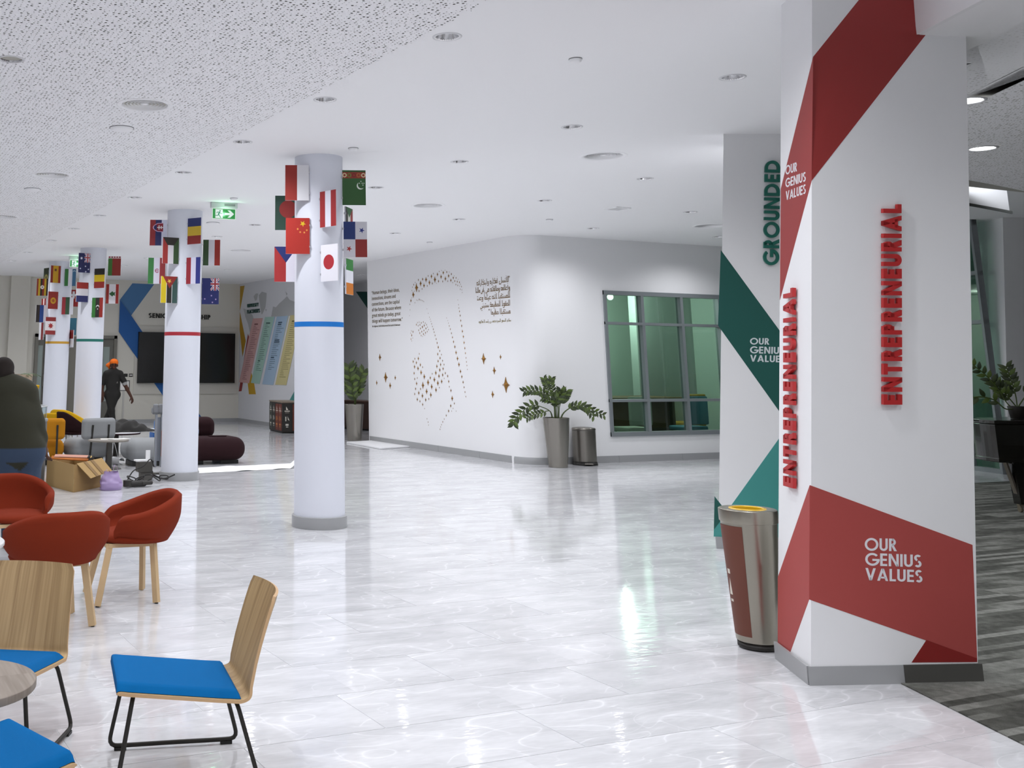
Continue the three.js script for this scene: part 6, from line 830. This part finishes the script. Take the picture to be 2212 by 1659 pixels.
function headBones(o, sk, k = 1) { const q = (x, y, z) => [o[0] + x * k, o[1] + y * k, o[2] + z * k]; return [bone(q(0, 0.03, -0.01), q(0, 0.02, 0.0), 0.088 * k, 0.086 * k, sk), bone(q(0, -0.03, 0.012), q(0, -0.075, 0.035), 0.068 * k, 0.04 * k, sk), bone(q(0, 0.012, 0.085), q(0, -0.02, 0.103), 0.011 * k, 0.015 * k, sk), bone(q(-0.085, -0.005, 0), q(-0.088, -0.035, 0.002), 0.015 * k, 0.011 * k, sk), bone(q(0.085, -0.005, 0), q(0.088, -0.035, 0.002), 0.015 * k, 0.011 * k, sk), bone(q(-0.02, -0.056, 0.079), q(0.02, -0.056, 0.079), 0.009 * k, 0.009 * k, 0x6d3b30), bone(q(-0.03, 0.018, 0.076), q(-0.034, 0.018, 0.076), 0.013 * k, 0.013 * k, 0x2a1a14), bone(q(0.03, 0.018, 0.076), q(0.034, 0.018, 0.076), 0.013 * k, 0.013 * k, 0x2a1a14)]; }
const SKINMAT = new THREE.MeshPhysicalMaterial({ color: 0xffffff, vertexColors: true, roughness: 0.8 });
function mergeC(list) { return mergeGeometries(list.map(g => { const q = g.toNonIndexed(); const o = new THREE.BufferGeometry(); for (const k of ['position', 'normal', 'uv', 'color']) o.setAttribute(k, q.attributes[k]); return o; })); }
{ // walking man with orange headscarf
  const p = F(241, 929), face = Math.atan2(-p.x, -p.z), t = thing('person', 'person walking in black shirt and trousers with an orange headscarf', 'person', V3(p.x, 0, p.z), face + 0.05);
  const sk = 0x4a2b1d, sh = 0x191714, tr = 0x16140f;
  const body = [
    bone([-0.01, 1.31, 0], [-0.01, 1.05, 0.01], 0.135, 0.14, sh, [1.15, 1, 0.8]), bone([-0.01, 1.05, 0.01], [-0.01, 0.8, 0], 0.14, 0.15, sh, [1.08, 1, 0.8]), bone([-0.15, 1.3, 0], [0.14, 1.3, 0], 0.085, 0.085, sh), bone([0, 1.36, 0], [0.0, 1.44, 0.015], 0.055, 0.05, sk),
    bone([0.16, 1.29, 0], [0.25, 1.13, 0.0], 0.075, 0.065, sh), bone([0.25, 1.13, 0], [0.28, 1.06, 0.01], 0.058, 0.052, 0x9a9a98), bone([0.27, 1.06, 0.01], [0.33, 0.95, 0.03], 0.045, 0.042, sk), bone([0.33, 0.95, 0.03], [0.435, 0.76, 0.09], 0.042, 0.03, sk),
    bone([-0.17, 1.29, 0], [-0.25, 1.08, -0.02], 0.075, 0.065, sh), bone([-0.25, 1.08, -0.02], [-0.26, 0.98, 0], 0.045, 0.04, sk), bone([-0.26, 0.98, 0], [-0.24, 0.78, 0.06], 0.04, 0.03, sk),
    bone([0.07, 0.82, 0], [-0.05, 0.44, 0.05], 0.1, 0.075, tr), bone([-0.05, 0.44, 0.05], [-0.19, 0.12, -0.18], 0.072, 0.06, tr), bone([-0.1, 0.82, 0], [-0.02, 0.45, 0.1], 0.1, 0.075, tr), bone([-0.02, 0.45, 0.1], [0.04, 0.09, 0.16], 0.072, 0.06, tr), bone([-0.08, 0.82, 0], [0.06, 0.82, 0], 0.125, 0.125, tr, [1, 1, 0.85]),
    bone([0.04, 0.04, 0.14], [0.06, 0.035, 0.28], 0.042, 0.036, 0x12110f), bone([-0.2, 0.07, -0.2], [-0.21, 0.035, -0.08], 0.042, 0.036, 0x12110f)];
  obj('body', mergeC([sdfMesh(body, 0.014, 0.035), sdfMesh(headBones([0.0, 1.51, 0.02], sk, 1.0), 0.006, 0.02), sdfMesh(handBones([0.435, 0.755, 0.09], [0.35, -0.9, 0.3], [-0.6, 0, 0.8], sk), 0.005, 0.01), sdfMesh(handBones([-0.24, 0.775, 0.06], [0.05, -1, 0.2], [0.5, 0, 0.8], sk), 0.005, 0.01)]), SKINMAT, t);
  const or = 0xf0700f; obj('headscarf', sdfMesh([bone([0, 1.575, 0.0], [0, 1.555, -0.02], 0.1, 0.105, or, [1, 0.8, 1]), bone([-0.02, 1.57, 0.05], [0.03, 1.57, 0.05], 0.06, 0.06, or), bone([-0.07, 1.53, -0.05], [-0.15, 1.5, -0.06], 0.055, 0.04, or), bone([-0.12, 1.5, -0.05], [-0.1, 1.42, -0.07], 0.04, 0.022, or)], 0.008, 0.03), new THREE.MeshPhysicalMaterial({ vertexColors: true, roughness: 0.85 }), t);
  obj('shirt_badge', [box(0.035, 0.012, 0.004, 0.085, 1.09, 0.137), box(0.018, 0.018, 0.004, 0.09, 1.112, 0.137)], M(0x77746e, 0.7), t);
}
{ // man in olive shirt, back turned
  const p = F(30, 1182), face = Math.atan2(p.x, p.z), t = thing('person', 'person in olive green shirt and blue jeans seen from behind holding a water bottle', 'person', V3(p.x, 0, p.z), Math.atan2(-p.x, -p.z) + Math.PI);
  // local +z faces away from the eye; local +x is to the eye's left
  const sk = 0x5a3a2a, ol = 0x2b2b1b, je = 0x33445c, X = px => -(px - 30) / 253, Y = py => (1182 - py) / 253;
  const body = [
    bone([X(2), Y(858), 0.05], [X(14), Y(915), 0.02], 0.2, 0.215, ol, [1.1, 1, 0.72]), bone([X(14), Y(915), 0.02], [X(26), Y(968), 0], 0.215, 0.21, ol, [1.05, 1, 0.75]), bone([X(-42), Y(848), 0.05], [X(38), Y(848), 0.05], 0.105, 0.105, ol), bone([X(-6), Y(836), 0.06], [X(-8), Y(816), 0.1], 0.062, 0.058, sk),
    bone([X(44), Y(855), 0.05], [X(64), Y(915), 0.03], 0.085, 0.075, ol), bone([X(64), Y(915), 0.03], [X(78), Y(950), 0.06], 0.066, 0.055, ol), bone([X(76), Y(946), 0.06], [X(84), Y(968), 0.1], 0.045, 0.034, sk),
    bone([X(-48), Y(855), 0.05], [X(-66), Y(915), 0.08], 0.085, 0.075, ol), bone([X(-66), Y(915), 0.08], [X(-60), Y(960), 0.2], 0.06, 0.04, sk),
    bone([X(8), Y(978), 0], [X(52), Y(978), 0], 0.155, 0.15, je, [1, 1, 0.85]), bone([X(8), Y(990), 0], [X(16), Y(1078), 0.02], 0.115, 0.085, je), bone([X(16), Y(1078), 0.02], [X(18), Y(1160), -0.02], 0.08, 0.065, je), bone([X(54), Y(990), 0], [X(60), Y(1078), 0.03], 0.11, 0.082, je), bone([X(60), Y(1078), 0.03], [X(64), Y(1160), 0], 0.078, 0.063, je),
    bone([X(18), 0.045, -0.04], [X(16), 0.04, 0.13], 0.044, 0.038, 0x2a2724), bone([X(64), 0.045, -0.02], [X(68), 0.04, 0.15], 0.044, 0.038, 0x2a2724)];
  const hd = headBones([X(-15), Y(806), 0.12], sk, 1.02);
  obj('body', mergeC([sdfMesh(body, 0.015, 0.045, (y, c) => (c === ol && y < Y(968) && y > Y(1000) ? je : c === je && y > Y(968) ? ol : c)), sdfMesh(hd, 0.006, 0.02), sdfMesh(handBones([X(85), Y(971), 0.1], [-0.25, -1, 0.1], [0.2, 0, 1], sk), 0.005, 0.01), sdfMesh(handBones([X(-60), Y(962), 0.2], [0.1, -1, 0.5], [-0.4, 0, 1], sk), 0.005, 0.01)]), SKINMAT, t);
  obj('hair', sdfMesh([bone([X(-15), Y(806) + 0.045, 0.105], [X(-15), Y(806) + 0.0, 0.085], 0.098, 0.096, 0x1f1712), bone([X(-15), Y(806) - 0.02, 0.08], [X(-15), Y(806) - 0.05, 0.075], 0.075, 0.06, 0x1f1712)], 0.008, 0.02), new THREE.MeshPhysicalMaterial({ vertexColors: true, roughness: 0.9 }), t);
  const w = t.localToWorld(V3(X(89), Y(981) + 0.02, 0.12)); t.updateMatrixWorld(true); const wp = V3(X(90), Y(990), 0.13).applyMatrix4(t.matrixWorld);
  const b = thing('water_bottle', 'clear water bottle with blue cap in the hand of the person in olive', 'bottle', wp); b.rotation.z = 0.25; obj('body', lathe([[0.0005, -0.04], [0.03, -0.038], [0.032, 0.05], [0.026, 0.075], [0.013, 0.095], [0.012, 0.105]], 24), M(0xdfeaf2, 0.05, 0, { transmission: 0.9, thickness: 0, ior: 1.33 }), b); obj('cap', cyl(0.015, 0.015, 0.02, 0, 0.113, 0, 16), M(0x2a55c0, 0.5), b); obj('label', new THREE.CylinderGeometry(0.0325, 0.0322, 0.04, 24, 1, true), M(0xd8e2ee, 0.5), b);
}
scene.traverse(o => { if (o.isMesh) { o.castShadow = true; o.receiveShadow = true; } });
renderer.render(scene, camera);
